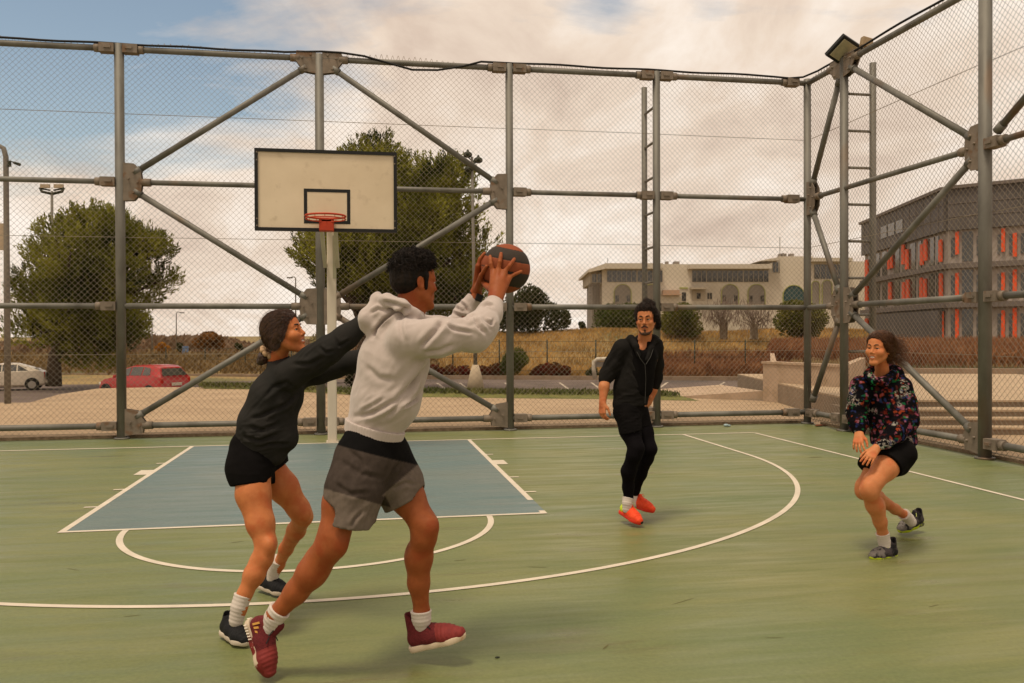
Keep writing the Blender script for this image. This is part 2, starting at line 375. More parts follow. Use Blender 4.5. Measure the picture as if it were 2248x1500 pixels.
def gusset(root, P, u, z, kind, sgn=0):
    if sgn == 0:
        for s_ in (-1, 1): gusset(root, P, u, z, kind, s_)
        return
    """bolted plates round a joint. kind: 'cross' small sleeve, 'oct' large plate"""
    b = MB(); rr = .075
    if kind == 'small':
        b.box(P(u, z), (0, 0, 0))
        b = MB()
        for s in ((-1, 1) if sgn == 0 else (sgn,)):
            c0 = P(u+s*.16, z); e = P(u+s*.27, z)
            orient_box(b, P(u+s*.06, z), e, .15, .13); orient_box(b, P(u+s*.10, z+.004), P(u+s*.20, z+.004), .19, .035)
            b.tube(P(u+s*.26, z), P(u+s*.35, z), .062, n=10)
    else:
        w0, h0 = .30, .30
        pts = [(.05, -.30), (.22, -.29), (.32, -.16), (.34, .0), (.32, .16), (.22, .29), (.05, .30)]
        if kind == 'half_up': pts = [(.05, -.16), (.32, -.12), (.36, .06), (.24, .24), (.05, .27)]
        if kind == 'half_dn': pts = [(.05, .11), (.36, .11), (.38, -.04), (.24, -.22), (.05, -.25)]
        for s in ((-1, 1) if sgn == 0 else (sgn,)):
            for off in (-.045, .045):
                b.prism([P(u+s*a*.95, z+c*.95, off) for a, c in pts], P(0, 0, 0), P(0, 0, .014))
            for a, c in ((.20, .16), (.26, 0), (.20, -.16), (.13, .05)):
                if kind == 'half_up' and c < -.1: continue
                if kind == 'half_dn' and c > .1: continue
                b.tube(P(u+s*a, z+c, -.075), P(u+s*a, z+c, .075), .017, n=6)
            b.tube(P(u+s*.30, z), P(u+s*.44, z), .060, n=10)
    return b.build('gusset_plate', m_plate, root)
def orient_box(b, a, c, w, h):
    a, c = Vector(a), Vector(c); d = (c-a).normalized(); u = d.cross(Vector((0, 0, 1))).normalized()
    if u.length < .5: u = Vector((1, 0, 0))
    v = u.cross(d); vs = []
    for q in (a, c):
        for su, sv_ in ((-1, -1), (1, -1), (1, 1), (-1, 1)): vs.append(q+u*su*w/2+v*sv_*h/2)
    b.add(vs, [(0, 1, 2, 3), (7, 6, 5, 4), (0, 4, 5, 1), (1, 5, 6, 2), (2, 6, 7, 3), (3, 7, 4, 0)])
def brace(root, P, u0, za, u1, zb):
    a, c = P(u0, za), P(u1, zb); d = (c-a).normalized()
    b = MB(); b.tube(a+d*.30, c-d*.30, .046, n=12); b.tube(a+d*.24, a+d*.36, .058, n=10); b.tube(c-d*.36, c-d*.24, .058, n=10)
    b.build('brace', m_galv, root)
def chainlink(root, P, u0, u1, zlo, zhi, pitch=.088, r=.0015, off=.058):
    """woven diagonal wires as square bars, clipped to the panel"""
    V = []; F = []
    H = zhi-zlo; Wd = u1-u0; k = int((Wd+H)/pitch)+1
    def bar(a, c, r_):
        d = (c-a).normalized(); u = d.cross(Vector((0, 0, 1))); u = u.normalized() if u.length > .01 else Vector((1, 0, 0)); v = d.cross(u); bs = len(V)
        for q in (a, c):
            for su, sw in ((-1, -1), (1, -1), (1, 1), (-1, 1)): V.append(q+u*su*r_+v*sw*r_)
        for f in ((0, 4, 5, 1), (1, 5, 6, 2), (2, 6, 7, 3), (3, 7, 4, 0)): F.append(tuple(bs+i for i in f))
    for i in range(1, k):
        s = i*pitch                                         # rising: u - z = s-H
        ua = s-H; za = 0.0
        if ua < 0: za = -ua; ua = 0
        ub = s; zb = H
        if ub > Wd: zb = H-(ub-Wd); ub = Wd
        if zb-za > .02:
            bar(P(u0+ua, zlo+za, off), P(u0+ub, zlo+zb, off), r)
            bar(P(u0+ua, zlo+H-za, off+.006), P(u0+ub, zlo+H-zb, off+.006), r)
    for z in (1.27, 3.04, 4.90, zlo+.03): bar(P(u0, z, off+.012), P(u1, z+.012*math.sin(u0), off+.012), .0034)
    me = bpy.data.meshes.new('chain_link'); me.from_pydata([tuple(v) for v in V], [], F); me.update()
    return link('chain_link', me, m_wire, root)
def fray(root, P, u0, u1, z):
    """cut wire ends standing above the top rail"""
    b = MB(); u = u0
    while u < u1:
        h_ = .09+.03*math.sin(u*2.1)+random.uniform(-.012, .012)
        b.tube(P(u, z, .06), P(u+.04, z+h_, .062), .0034, n=3, cap=False); b.tube(P(u+.085, z, .06), P(u+.045, z+h_, .062), .0034, n=3, cap=False); u += .088
    b.build('wire_ends', m_wire, root)
# ---- back fence
XP = [-6.15, -3.165, -.236, 2.761, 5.247, 7.961]
root, P = fence_frame((0, YFN, 0), (1, 0, 0), (0, 1, 0), XP, 'tall chain link fence behind the backboard with grey tubular frame and diagonal braces', 'cage_fence', 0, 0)
back_fence, PB = root, P
for i, x in enumerate(XP):
    b = MB(); r = .070 if i in (1, 2) else .062
    b.tube(P(x, -.02), P(x, Z3+(.07 if i not in (0,) else .07)), r, n=16)
    b.tube(P(x, 0), P(x, .025), .11, n=12)
    b.build('post', m_galv, root)
XR = [-9.0]+XP
for i in range(len(XR)-1):
    a, c = XR[i], XR[i+1]
    for z, rr in ((ZB, .045), (Z1, .043), (Z2, .040), (Z3, .046)):
        b = MB(); b.tube(P(a, z), P(c, z), rr, n=12); b.build('rail', m_galv, root)
    chainlink(root, P, a, c, .05, Z3+.02)
fray(root, P, -9, 7.95, Z3+.01)
for u0, za, u1, zb in ((XP[1], Z2, XP[2], Z3), (XP[2], Z3, XP[3], Z2), (XP[1], Z2, XP[2], Z1), (XP[2], Z1, XP[3], Z2), (XP[1], ZB, XP[2], Z1), (XP[2], Z1, XP[3], ZB)): brace(root, P, u0, za, u1, zb)
for i, x in enumerate(XP):
    if i == 1:
        gusset(root, P, x, Z3, 'small'); gusset(root, P, x, Z2, 'small', -1); gusset(root, P, x, Z2, 'oct', 1); gusset(root, P, x, Z1, 'small', -1); gusset(root, P, x, ZB, 'small', -1); gusset(root, P, x, ZB, 'half_up', 1)
    elif i == 2:
        gusset(root, P, x, Z3, 'half_dn'); gusset(root, P, x, Z1, 'oct'); gusset(root, P, x, ZB, 'small')
    elif i == 3:
        gusset(root, P, x, Z3, 'small'); gusset(root, P, x, Z2, 'small', 1); gusset(root, P, x, Z2, 'oct', -1); gusset(root, P, x, Z1, 'small'); gusset(root, P, x, ZB, 'small', 1); gusset(root, P, x, ZB, 'half_up', -1)
    elif i in (0, 4):
        for z in (Z3, Z2, Z1, ZB): gusset(root, P, x, z, 'small', 0 if i == 0 or z != Z1 else 1)
    else:
        for z in (Z3, Z2, ZB): gusset(root, P, x-.12, z, 'small', -1)
# ---- side fence
YP = [0.0, -1.15, -4.27, -7.4]                              # distances from the corner (towards the camera)
root, P = fence_frame((XF, YFN, 0), (0, -1, 0), (1, 0, 0), YP, 'tall chain link side fence on the right running from the corner towards the viewer', 'cage_fence', 0, 0)
side_fence, PS = root, P
US = [1.11+.04, 1.11+3.09]
U1, U2 = 1.15, 4.30
for u, r in ((U1, .066), (U2, .078), (7.5, .07), (10.6, .066)):
    b = MB(); b.tube(P(u, -.02), P(u, Z3+.07), r, n=16); b.tube(P(u, 0), P(u, .025), .12, n=12); b.build('post', m_galv, root)
for a, c in ((0, U1), (U1, U2), (U2, 7.5), (7.5, 10.6)):
    for z, rr in ((ZB, .045), (Z1, .043), (Z2, .040), (Z3, .046)):
        if z == Z2 and a == 0: continue
        if z == Z2 and a == U1: a_ = 0.0
        else: a_ = a
        b = MB(); b.tube(P(a_, z), P(c, z), rr, n=12); b.build('rail', m_galv, root)
    chainlink(root, P, a, c, .05, Z3+.02)
fray(root, P, .05, 10.6, Z3+.01)
for u0, za, u1, zb in ((0.05, Z2, U1, Z3), (0.05, Z2, U1, Z1), (0.05, ZB, U1, Z1), (U1, Z3, U2, Z2), (U1, Z1, U2, Z2), (U1, Z1, U2, ZB), (U2, Z2, 7.5, Z3)): brace(root, P, u0, za, u1, zb)
gusset(root, P, U1, Z3, 'half_dn'); gusset(root, P, U1, Z1, 'oct'); gusset(root, P, U1, ZB, 'small')
gusset(root, P, U2, Z2, 'oct', -1); gusset(root, P, U2, Z2, 'small', 1); gusset(root, P, U2, Z1, 'small'); gusset(root, P, U2, ZB, 'half_up', -1); gusset(root, P, U2, ZB, 'small', 1)
gusset(root, P, 0.0, Z2, 'oct', 1); gusset(root, P, 0.0, ZB, 'small', 1)
# cable lying along the top rails
def cabl(name, pts, r, label):
    o = MB().path(pts, r, 6).build(name, m_black); tag(o, label, 'cable')
pts = [PB(x, Z3+.068+.006*math.sin(x*5), -.03) for x in np.arange(-9, -.5, .25)] + [PB(-.2, Z3+.105, -.04), PB(.1, Z3+.10, -.05), PB(.45, Z3+.065, -.05), PB(.8, Z3-.02, -.055), PB(1.2, Z3-.115, -.06), PB(1.6, Z3-.10, -.06), PB(2.0, Z3-.02, -.055), PB(2.3, Z3+.075, -.04)] + [PB(x, Z3+.085+.008*math.sin(x*4), -.03) for x in np.arange(2.6, 7.4, .25)] + [PB(7.6, Z3+.06, -.05), PB(7.83, Z3+.075, -.10)]+[PS(u, Z3+.085+.01*math.sin(u*3), -.03) for u in np.arange(.4, 10.5, .25)]
cabl('power_cable', pts, .017, 'black cable lying along the top rail of the cage and sagging once near the middle')

# ---- ladders
def ladder(root_label, base, out, stile_d, zt, z0, rung_z, r, zfoot):
    rt = empty('ladder', base, root_label, 'ladder', 'ladders bolted to the outside of the cage')
    o = Vector(out); B = Vector(base)
    MB().tube(B+o*stile_d+Vector((0, 0, z0)), B+o*stile_d+Vector((0, 0, zt)), r, n=14).build('stile', m_galv, rt)
    for z in rung_z: MB().tube(B+o*.07+Vector((0, 0, z)), B+o*(stile_d-.03)+Vector((0, 0, z)), .022, n=8).build('rung', m_galv, rt)
    b = MB(); b.box(B+o*(stile_d/2+.03)+Vector((0, 0, zfoot)), (.1 if abs(o.y) > .5 else stile_d-.14, stile_d-.14 if abs(o.y) > .5 else .1, .22)); b.build('bracket', m_plate, rt)
ladder('narrow ladder on the back fence right of the ball, seen almost edge on', (5.247, YFN, 0), (0, 1, 0), .62, 5.83, 0, [5.36-.585*i for i in range(9)], .050, .2)
ladder('wide open ladder on the side fence under the floodlight', (XF, YFN-U1, 0), (1, 0, 0), .50, 5.87, 0, [5.36-.585*i for i in range(9)], .052, .2)

# ---- floodlight at the corner of the cage
fl = empty('floodlight', PS(U1, Z3+.1, 0), 'black square LED floodlight with pale lens on top of the cage near the corner', 'floodlight')
c = at(1853, 112, (PS(U1, Z3, -.25)-CAM).dot(AF)); fl.location = c
n_f = (AU*.74+AF*.67-AX*.10).normalized(); t_f = (AX*.86+AF*.10+AU*.25); t_f = (t_f-n_f*t_f.dot(n_f)).normalized(); t_f = (Matrix.Rotation(R(38), 3, n_f) @ t_f); rz = Matrix((t_f, n_f.cross(t_f), n_f)).transposed()
q = rz
m_fl = mat('black_housing', (.018, .019, .018), rough=.45); m_len = mat('floodlight_lens', (.42, .38, .24), (.34, .31, .2), 12, rough=.25)
MB().box(c, (.46, .40, .07), q, bev=.012).build('housing', m_fl, fl)
b = MB(); b.box(c-q@Vector((0, 0, .040)), (.37, .31, .014), q, bev=.004); b.build('lens', m_len, fl)
b = MB()
for k in range(-4, 5): b.box(c+q@Vector((k*.04, 0, .06)), (.012, .26, .06), q)
b.build('heat_sink', m_fl, fl)
b = MB(); b.box(c+q@Vector((.26, .05, 0)), (.015, .06, .22), q); b.tube(c+q@Vector((.2, .05, .06)), c+Vector((.34, -.02, .02)), .02, n=8); b.build('bracket', m_fl, fl)
jb = at(1902, 94, (PS(1.5, Z3, 0)-CAM).dot(AF)); m_jb = mat('junction_plastic', (.30, .22, .13), rough=.6)
tag(MB().box(jb, (.18, .09, .15), Matrix.Rotation(R(12), 3, 'Y'), bev=.012).build('junction_box', m_jb), 'small beige junction box on the top rail beside the floodlight', 'junction box')

# ---- hoop
m_cream = mat('white_painted_steel', (.62, .55, .44), (.52, .45, .35), 3, (1, 1, .3), .5, c3=(.36, .28, .19), s3=2.2, lo3=.66, hi3=.80)
m_board = mat('backboard_white', (.70, .58, .42), (.62, .505, .355), 1.4, rough=.45, rough2=.6, c3=(.54, .43, .30), s3=7, lo3=.60, hi3=.78)
m_bblk = mat('backboard_black', (.014, .014, .013), rough=.4)
m_rim = mat('orange_rim_paint', (.50, .055, .018), (.40, .045, .018), 8, rough=.45)
hp = empty('basketball_hoop', (0.0, .12, 0), 'basketball hoop with cream backboard, black frame and bare orange rim on a white pole', 'basketball hoop')
bx, by = -.043, -1.198
b = MB(); b.box((-.03, .12, 1.75), (.13, .13, 3.5), bev=.015); b.box((-.03, .12, .010), (.17, .17, .02)); b.build('pole', m_cream, hp)
b = MB()
for xx in (-.12, .06): orient_box(b, (xx, .10, 3.30), (xx+.01, by+.09, 3.30), .06, .10); orient_box(b, (xx, .10, 2.55), (xx, by+.10, 2.98), .05, .05)
b.build('support_arm', m_cream, hp)
b = MB(); b.box((-.03+.045, .05, 2.68), (.05, .012, .62)); b.build('pole_label_plate', mat('pole_stain', (.33, .31, .21), rough=.7), hp)
b = MB(); b.box((bx, by+.02, 3.425), (1.80, .035, 1.05), bev=.004); bo = b.build('backboard', m_board, hp)
def rect_frame(b, cx, z0, z1_, w, t, y, dp):
    b.box((cx-w/2+t/2, y, (z0+z1_)/2), (t, dp, z1_-z0)); b.box((cx+w/2-t/2, y, (z0+z1_)/2), (t, dp, z1_-z0))
    b.box((cx, y, z0+t/2), (w-2*t, dp, t)); b.box((cx, y, z1_-t/2), (w-2*t, dp, t))
b = MB(); rect_frame(b, bx, 2.898, 3.952, 1.808, .042, by+.012, .06); b.build('board_frame', m_bblk, hp)
b = MB(); rect_frame(b, bx+.005, 3.0, 3.45, .59, .042, by+.002, .006); b.build('shooting_square', m_bblk, bo)
b = MB()
for sx in (-1, 1):
    for z in (2.96, 3.05, 3.8, 3.9): b.tube((bx+sx*.875, by-.022, z), (bx+sx*.875, by-.016, z), .009, n=8)
b.build('bolt_head', m_plate, bo)
b = MB(); rc = Vector((bx, by-.40, 3.045)); pts = [rc+Vector((math.cos(t)*.247, math.sin(t)*.247, 0)) for t in np.linspace(0, 2*math.pi, 49)]
b.path(pts, .0125, 8, cap=False); pts = [p-Vector((0, 0, .038)) for p in pts]; b.path(pts, .0075, 6, cap=False)
for t in np.linspace(0, 2*math.pi, 13)[:-1]:
    p = rc+Vector((math.cos(t)*.24, math.sin(t)*.24, 0)); b.path([p, p+Vector((0, 0, -.03)), p+Vector((-math.cos(t)*.015, -math.sin(t)*.015, -.038))], .004, 5)
rim = b.build('rim', m_rim, hp)
b = MB(); b.box((bx, by-.085, 2.975), (.185, .16, .17), bev=.008); b.prism([(bx-.09, by-.06, 3.04), (bx+.09, by-.06, 3.04), (bx+.06, by-.165, 3.032), (bx-.06, by-.165, 3.032)], (0, 0, 0), (0, 0, -.02)); b.build('rim_bracket', m_rim, rim)

# ================================================================ right hand terrace and planter wall
m_conc = mat('pale_concrete', (.38, .275, .19), (.45, .33, .23), 1.1, rough=.85, c3=(.36, .26, .17), s3=2.5, bump=.08, bscale=30)
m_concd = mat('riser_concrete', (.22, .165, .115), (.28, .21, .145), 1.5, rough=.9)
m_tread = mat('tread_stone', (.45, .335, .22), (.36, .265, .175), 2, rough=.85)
def hdir(v): return Vector((v.x, v.y, 0))
wp = [atZ(1675, 880), atZ(1834, 897), at(2400, 0, 25.5)]
wp[2].z = 0
a, c = wp[0], wp[1]; d = (c-a).normalized(); nn = Vector((d.y, -d.x, 0))
b = MB(); b.prism([a, c, c+Vector((0, 0, .86)), a+Vector((0, 0, .86))], (0, 0, 0), -nn*.22)
b.prism([a-d*.03-nn*.003+nn*.03+Vector((0, 0, .862)), c+d*.03+nn*.03+Vector((0, 0, .862)), c+d*.03-nn*.25+Vector((0, 0, .862)), a-d*.03-nn*.25+Vector((0, 0, .862))], (0, 0, 0), (0, 0, .05))
a2 = a-nn*.22; back = at(1690, 0, 34); back.z = 0
b.prism([a2, back, back+Vector((0, 0, .86)), a2+Vector((0, 0, .86))], (0, 0, 0), d*.22)
c2 = c-nn*.224; bk = at(1900, 0, 24.5); bk.z = 0
b.prism([c2, bk, bk+Vector((0, 0, .86)), c2+Vector((0, 0, .86))], (0, 0, 0), -d*.22)
tag(b.build('planter_wall', m_conc), 'low pale planter wall beyond the corner of the cage, left of the steps', 'wall')
# steps: treads run parallel to the picture, rising away
st = empty('terrace_steps', atZ(2060, 945), 'wide shallow stone steps beyond the side fence on the right', 'steps')
for i, (yp, yq) in enumerate(((942, 0), (922, 0), (903, 0), (882, 0))):
    zt = .11*(i+1); Dk = (CH-zt)*FPX/(yp-734)
    a = at(1895-6*i, 0, Dk+.1); c = at(2900, 0, Dk-.3); a.z = c.z = 0
    d = (c-a).normalized(); nn = Vector((-d.y, d.x, 0))
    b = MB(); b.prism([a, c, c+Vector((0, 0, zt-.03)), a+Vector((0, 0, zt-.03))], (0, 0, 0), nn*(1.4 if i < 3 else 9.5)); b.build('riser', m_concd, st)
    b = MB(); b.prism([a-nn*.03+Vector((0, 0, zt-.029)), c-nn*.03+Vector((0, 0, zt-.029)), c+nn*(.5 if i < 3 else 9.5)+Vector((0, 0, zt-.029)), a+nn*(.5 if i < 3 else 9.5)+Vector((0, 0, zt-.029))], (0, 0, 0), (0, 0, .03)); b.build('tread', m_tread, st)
a = at(1850, 0, 24); c = at(2900, 0, 22); a.z = c.z = 0; d = (c-a).normalized(); nn = Vector((-d.y, d.x, 0))
b = MB(); b.prism([a, c, c+Vector((0, 0, .58)), a+Vector((0, 0, .58))], (0, 0, 0), nn*.35)
tag(b.build('planter_wall', m_kerb), 'long low stone kerb wall behind the steps, holding the red grasses', 'wall')
# soil of the planter
pa, pb_ = a+nn*.35, c+nn*.35
pc, pd = at(2900, 0, 50), at(1690, 0, 50)
b = MB(); b.quad(pa+Vector((0, 0, .50)), pb_+Vector((0, 0, .50)), Vector((pc.x, pc.y, .2)), Vector((pd.x, pd.y, .2)))
tag(b.build('planter_soil', m_ground), kind='structure')
# sloping grey ramp wall left of the planter
p = [atZ(1480, 873), atZ(1676, 879)]
b = MB(); b.prism([p[0], p[1], p[1]+Vector((0, 0, .22)), p[0]+Vector((0, 0, .02))], (0, 0, 0), (0, 2.5, 0))
tag(b.build('ramp', m_conc), 'low wedge shaped ramp edge at the foot of the planter wall', 'ramp')
# ================================================================ vegetation
def leafmat(name, ca, cb, sc=.9):
    m = bpy.data.materials.new(name); m.use_nodes = True; t = m.node_tree; b = t.nodes['Principled BSDF']
    tcn = N('ShaderNodeTexCoord', t); nz = N('ShaderNodeTexNoise', t, Scale=sc, Detail=5.0); L(tcn.outputs['Object'], nz.inputs[0], t)
    rp = N('ShaderNodeValToRGB', t); L(nz.outputs[0], rp.inputs[0], t)
    rp.color_ramp.elements[0].position = .36; rp.color_ramp.elements[0].color = tuple(ca)+(1,); rp.color_ramp.elements[1].position = .64; rp.color_ramp.elements[1].color = tuple(cb)+(1,)
    L(rp.outputs[0], b.inputs['Base Color'], t); b.inputs['Roughness'].default_value = .75; b.inputs['Specular IOR Level'].default_value = .2
    tr = N('ShaderNodeBsdfTranslucent', t); L(rp.outputs[0], tr.inputs[0], t); ms = N('ShaderNodeMixShader', t); ms.inputs[0].default_value = .22
    L(b.outputs[0], ms.inputs[1], t); L(tr.outputs[0], ms.inputs[2], t); L(ms.outputs[0], t.nodes['Material Output'].inputs[0], t)
    return m
m_pine = leafmat('pine_needles', (.024, .034, .006), (.29, .28, .032), .42)
m_dark = leafmat('dark_conifer', (.028, .034, .012), (.060, .062, .018), .6)
m_green = leafmat('hedge_leaves', (.040, .055, .012), (.105, .115, .022), .7)
m_ygreen = leafmat('yellow_green_leaves', (.075, .085, .015), (.17, .15, .03), .8)
m_red = leafmat('red_shrub_leaves', (.16, .020, .012), (.085, .05, .014), 1.6)
m_bronze = leafmat('red_brown_grass', (.17, .065, .03), (.28, .13, .055), .8)
m_gold = leafmat('golden_grass', (.26, .15, .045), (.55, .33, .105), .3)
m_scrub = leafmat('autumn_scrub', (.16, .075, .025), (.30, .135, .035), .5)
m_scrub2 = leafmat('brown_scrub', (.15, .10, .045), (.26, .17, .07), .5)
m_twig = leafmat('bare_twigs', (.16, .11, .085), (.26, .19, .15), .6)
m_bark = mat('bark', (.07, .048, .032), (.13, .09, .06), 5, (1, 1, .3), .9, bump=.6)
m_pbark = mat('pale_bark', (.30, .24, .17), (.20, .15, .10), 5, (1, 1, .3), .9)
def unit(v): return v/(np.linalg.norm(v, axis=1)[:, None]+1e-9)
def crown_pts(lobes, n, shell=.55):
    """points near the surfaces of overlapping ellipsoid lobes (centre, radii)"""
    w = np.array([l[1][0]*l[1][2] for l in lobes]); idx = rng.choice(len(lobes), n, p=w/w.sum())
    d = unit(rng.normal(size=(n, 3))); rr = 1-shell*rng.random(n)**2.2
    Cn = np.array([l[0] for l in lobes])[idx]; Rd = np.array([l[1] for l in lobes])[idx]
    return Cn + d*Rd*rr[:, None], d
def pine(base, lobes, trunk_r, label, ntuft, tuft=.46, per=17, size=.19, mleaf=None):
    root = empty('pine_tree', base, label, 'tree')
    base = Vector(base); Cc = sum((Vector(l[0]) for l in lobes), Vector())/len(lobes)
    b = MB(); top = Vector((Cc.x, Cc.y, Cc.z))
    b.path([base, base+Vector((.05, 0, 1.6)), base.lerp(top, .6)+Vector((-.1, 0, .3)), top], [trunk_r, trunk_r*.8, trunk_r*.6, trunk_r*.3], 10)
    for l in lobes:
        c = Vector(l[0]); s0 = (base+Vector((.05, 0, 1.6))).lerp(top, random.uniform(.1, .7)); mid = s0.lerp(c, .5)+Vector((0, 0, -.25)); b.path([s0, mid, c, c+(c-mid)*.1], [trunk_r*.33, trunk_r*.24, trunk_r*.13, .02], 6)
    b.build('trunk', m_bark, root)
    P, d = crown_pts(lobes, ntuft, .7)
    d = d*.7 + np.array([0, 0, .75]); d = unit(d)
    # needles run along each upward shoot
    rep = per; Pt = np.repeat(P, rep, 0); dt = np.repeat(d, rep, 0); t = rng.random(len(Pt))
    ctr = Pt + dt*(t[:, None]*tuft) + rng.normal(size=Pt.shape)*.055
    V, F = leaves(ctr, size, dt, aspect=3.2)
    npmesh('crown', V, F, mleaf or m_pine, root)
    return root
def lobes_from_outline(outline, D, n, rmin, rmax, depth, zc=None):
    """fill a traced crown outline (photo px) with round lobes at the tree's own distance"""
    out = np.array(outline, float); x0, y0 = out.min(0); x1, y1 = out.max(0); L_ = []; px = FPX/D
    def inside(x, y):
        c = False; j = len(out)-1
        for i in range(len(out)):
            if (out[i][1] > y) != (out[j][1] > y) and x < (out[j][0]-out[i][0])*(y-out[i][1])/(out[j][1]-out[i][1])+out[i][0]: c = not c
            j = i
        return c
    def dist(x, y):
        m = 1e9
        for i in range(len(out)):
            a = out[i]; b_ = out[(i+1) % len(out)]; ab = b_-a; t = max(0, min(1, np.dot((x-a[0], y-a[1]), ab)/(ab@ab+1e-9))); q = a+ab*t
            m = min(m, math.hypot(x-q[0], y-q[1]))
        return m
    tries = 0
    cx_, cy_ = (x0+x1)/2, (y0+y1)/2
    while len(L_) < n and tries < n*60:
        tries += 1; x, y = random.uniform(x0, x1), random.uniform(y0, y1)
        if not inside(x, y): continue
        dd = dist(x, y)/px
        if dd < rmin*.9: continue
        r = min(dd, random.uniform(rmin, rmax)); e = ((x-cx_)/(x1-x0)*2)**2+((y-cy_)/(y1-y0)*2)**2
        dep = depth*math.sqrt(max(0.05, 1-min(1, e)))*random.uniform(-1, 1)
        L_.append((tuple(at(x, y, D+dep)), (r, r, r*.85)))
    return L_
o1 = [(28, 560), (60, 505), (130, 470), (165, 440), (230, 436), (275, 470), (330, 490), (385, 535), (408, 590), (385, 640), (345, 670), (318, 735), (285, 790), (250, 800), (215, 830), (150, 810), (120, 780), (60, 790), (20, 740), (28, 660)]
bl = at(118, 848, 47); pine(bl, lobes_from_outline(o1, 46, 46, .8, 1.75, 3.4), .42, 'large round dark green pine on the left behind the white car', 7500)
o2 = [(640, 600), (645, 520), (700, 440), (735, 350), (800, 300), (850, 288), (935, 300), (1000, 330), (1035, 370), (1045, 430), (1085, 480), (1098, 560), (1085, 640), (1050, 700), (940, 725), (820, 715), (760, 660), (700, 640), (650, 615)]
br = at(792, 852, 43); pine(br, lobes_from_outline(o2, 43, 80, .85, 1.9, 3.8), .42, 'largest pine tree, standing directly behind the hoop and the ball', 10500)
def bush(name, label, outline, D, n, rmin, rmax, depth, m, nl, size, base=None, trunk=False, mtr=None, cat='tree', group=None, aspect=1.8):
    Lb = lobes_from_outline(outline, D, n, rmin, rmax, depth)
    if not Lb: return
    cx_ = sum(p[0] for p in outline)/len(outline); yb = max(p[1] for p in outline); bp = at(cx_, yb, D) if base is None else Vector(base)
    root = empty(name, bp, label, cat, group)
    P, d = crown_pts(Lb, nl, .6); V, F = leaves(P, size, unit(d+np.array([0, 0, .5])), aspect=aspect)
    npmesh('crown' if trunk else 'foliage', V, F, m, root)
    if trunk:
        b = MB(); c = Vector(Lb[0][0]); top = at(cx_, (yb+min(p[1] for p in outline))/2, D); b.path([bp, bp.lerp(top, .5)+Vector((.1, 0, 0)), top], [.16, .12, .05], 8)
        for l in Lb[:6]: b.path([bp.lerp(top, .4), Vector(l[0])], [.07, .02], 5)
        b.build('trunk', mtr or m_bark, root)
    return root
bush('evergreen_tree', 'broad dome shaped dark evergreen behind the ball, on top of the golden hill', [(1080, 735), (1080, 690), (1110, 650), (1150, 622), (1175, 620), (1215, 655), (1240, 672), (1262, 700), (1262, 735)], 78, 26, .7, 1.7, 3, m_dark, 9000, .28, trunk=True)
bush('evergreen_tree', 'small pointed dark conifer between the dome shaped evergreen and the building', [(1266, 735), (1270, 712), (1277, 696), (1284, 712), (1292, 735)], 80, 8, .25, .6, .5, m_dark, 1400, .22, trunk=True)
bush('hedge_tree', 'dense green tree in front of the left end of the arched building', [(1288, 738), (1292, 685), (1330, 662), (1385, 660), (1415, 668), (1420, 738)], 84, 26, .8, 1.6, 2, m_green, 9000, .26, trunk=True)
bush('hedge_tree', 'yellow green tree just right of the man with the topknot', [(1450, 735), (1450, 672), (1500, 660), (1530, 668), (1545, 700), (1540, 735), (1525, 750), (1505, 748), (1470, 738)], 74, 24, .7, 1.4, 2, m_ygreen, 8000, .24, trunk=True)
bush('hedge_tree', 'green tree in front of the round window, seen behind the corner post', [(1695, 740), (1700, 690), (1715, 662), (1745, 652), (1790, 660), (1825, 690), (1830, 735), (1790, 752), (1730, 752)], 66, 26, .7, 1.4, 2, m_ygreen, 9000, .22, trunk=True)
def bare(px, y0, y1, D, wd, label, stems=10):
    bp = at(px, y1, D); root = empty('bare_tree', bp, label, 'tree'); b = MB(); T = []
    for k in range(stems):
        ang = random.uniform(-1, 1); top = at(px+ang*wd, y0+abs(ang)*22+random.uniform(0, 15), D+random.uniform(-1, 1)); mid = bp.lerp(top, .5)+Vector((ang*-.5, 0, .3))
        b.path([bp+Vector((ang*.3, 0, 0)), mid, top], [.10, .06, .015], 5)
        for j in range(80):
            t = random.uniform(.3, 1); p = mid.lerp(top, t) if t > .3 else bp.lerp(mid, t); T.append(p+Vector((random.gauss(0, .45), random.gauss(0, .4), random.gauss(0, .5))))
    b.build('trunk', m_pbark, root)
    V, F = leaves(np.array([tuple(t) for t in T]), .55, np.array([[0, 0, 1.]]), aspect=14); npmesh('crown', V, F, m_twig, root)
bare(1590, 662, 745, 72, 45, 'leafless tree with pale stems left of the white corner of the building', 12)
bare(1655, 668, 745, 71, 38, 'leafless tree with pale stems nearest the round window', 11)
bush('round_bush', 'round clipped green bush among the red shrubs, left of the standing post', [(1096, 828), (1098, 785), (1115, 760), (1135, 754), (1155, 770), (1166, 800), (1168, 828)], 57, 20, .35, .8, .9, m_green, 6000, .13, cat='bush')
for i, (x, w_, h_) in enumerate(((955, 26, 32), (1000, 32, 38), (1060, 30, 30), (1090, 20, 36), (1185, 24, 34), (1215, 26, 40), (1240, 20, 30), (905, 28, 34))):
    lab = ['red leaved shrub at the left end of the hedge row, beside the hoodie', 'wide red shrub left of the lamp post with the concrete base', 'red shrub right of the lamp post with the concrete base', 'red shrub touching the left side of the round green bush', 'red shrub touching the right side of the round green bush', 'brightest tall red shrub right of the round green bush', 'last red shrub of the row, on the right', 'red shrub hidden mostly by the grey hoodie'][i]
    y0 = 830-h_; bush('red_shrub', lab, [(x-w_, 830), (x-w_*.9, y0+10), (x-w_*.3, y0), (x+w_*.4, y0+3), (x+w_, y0+12), (x+w_, 830)], 57.5, 14, .22, .5, .5, m_red, 2600, .12, cat='shrub', group='red shrubs along the kerb')
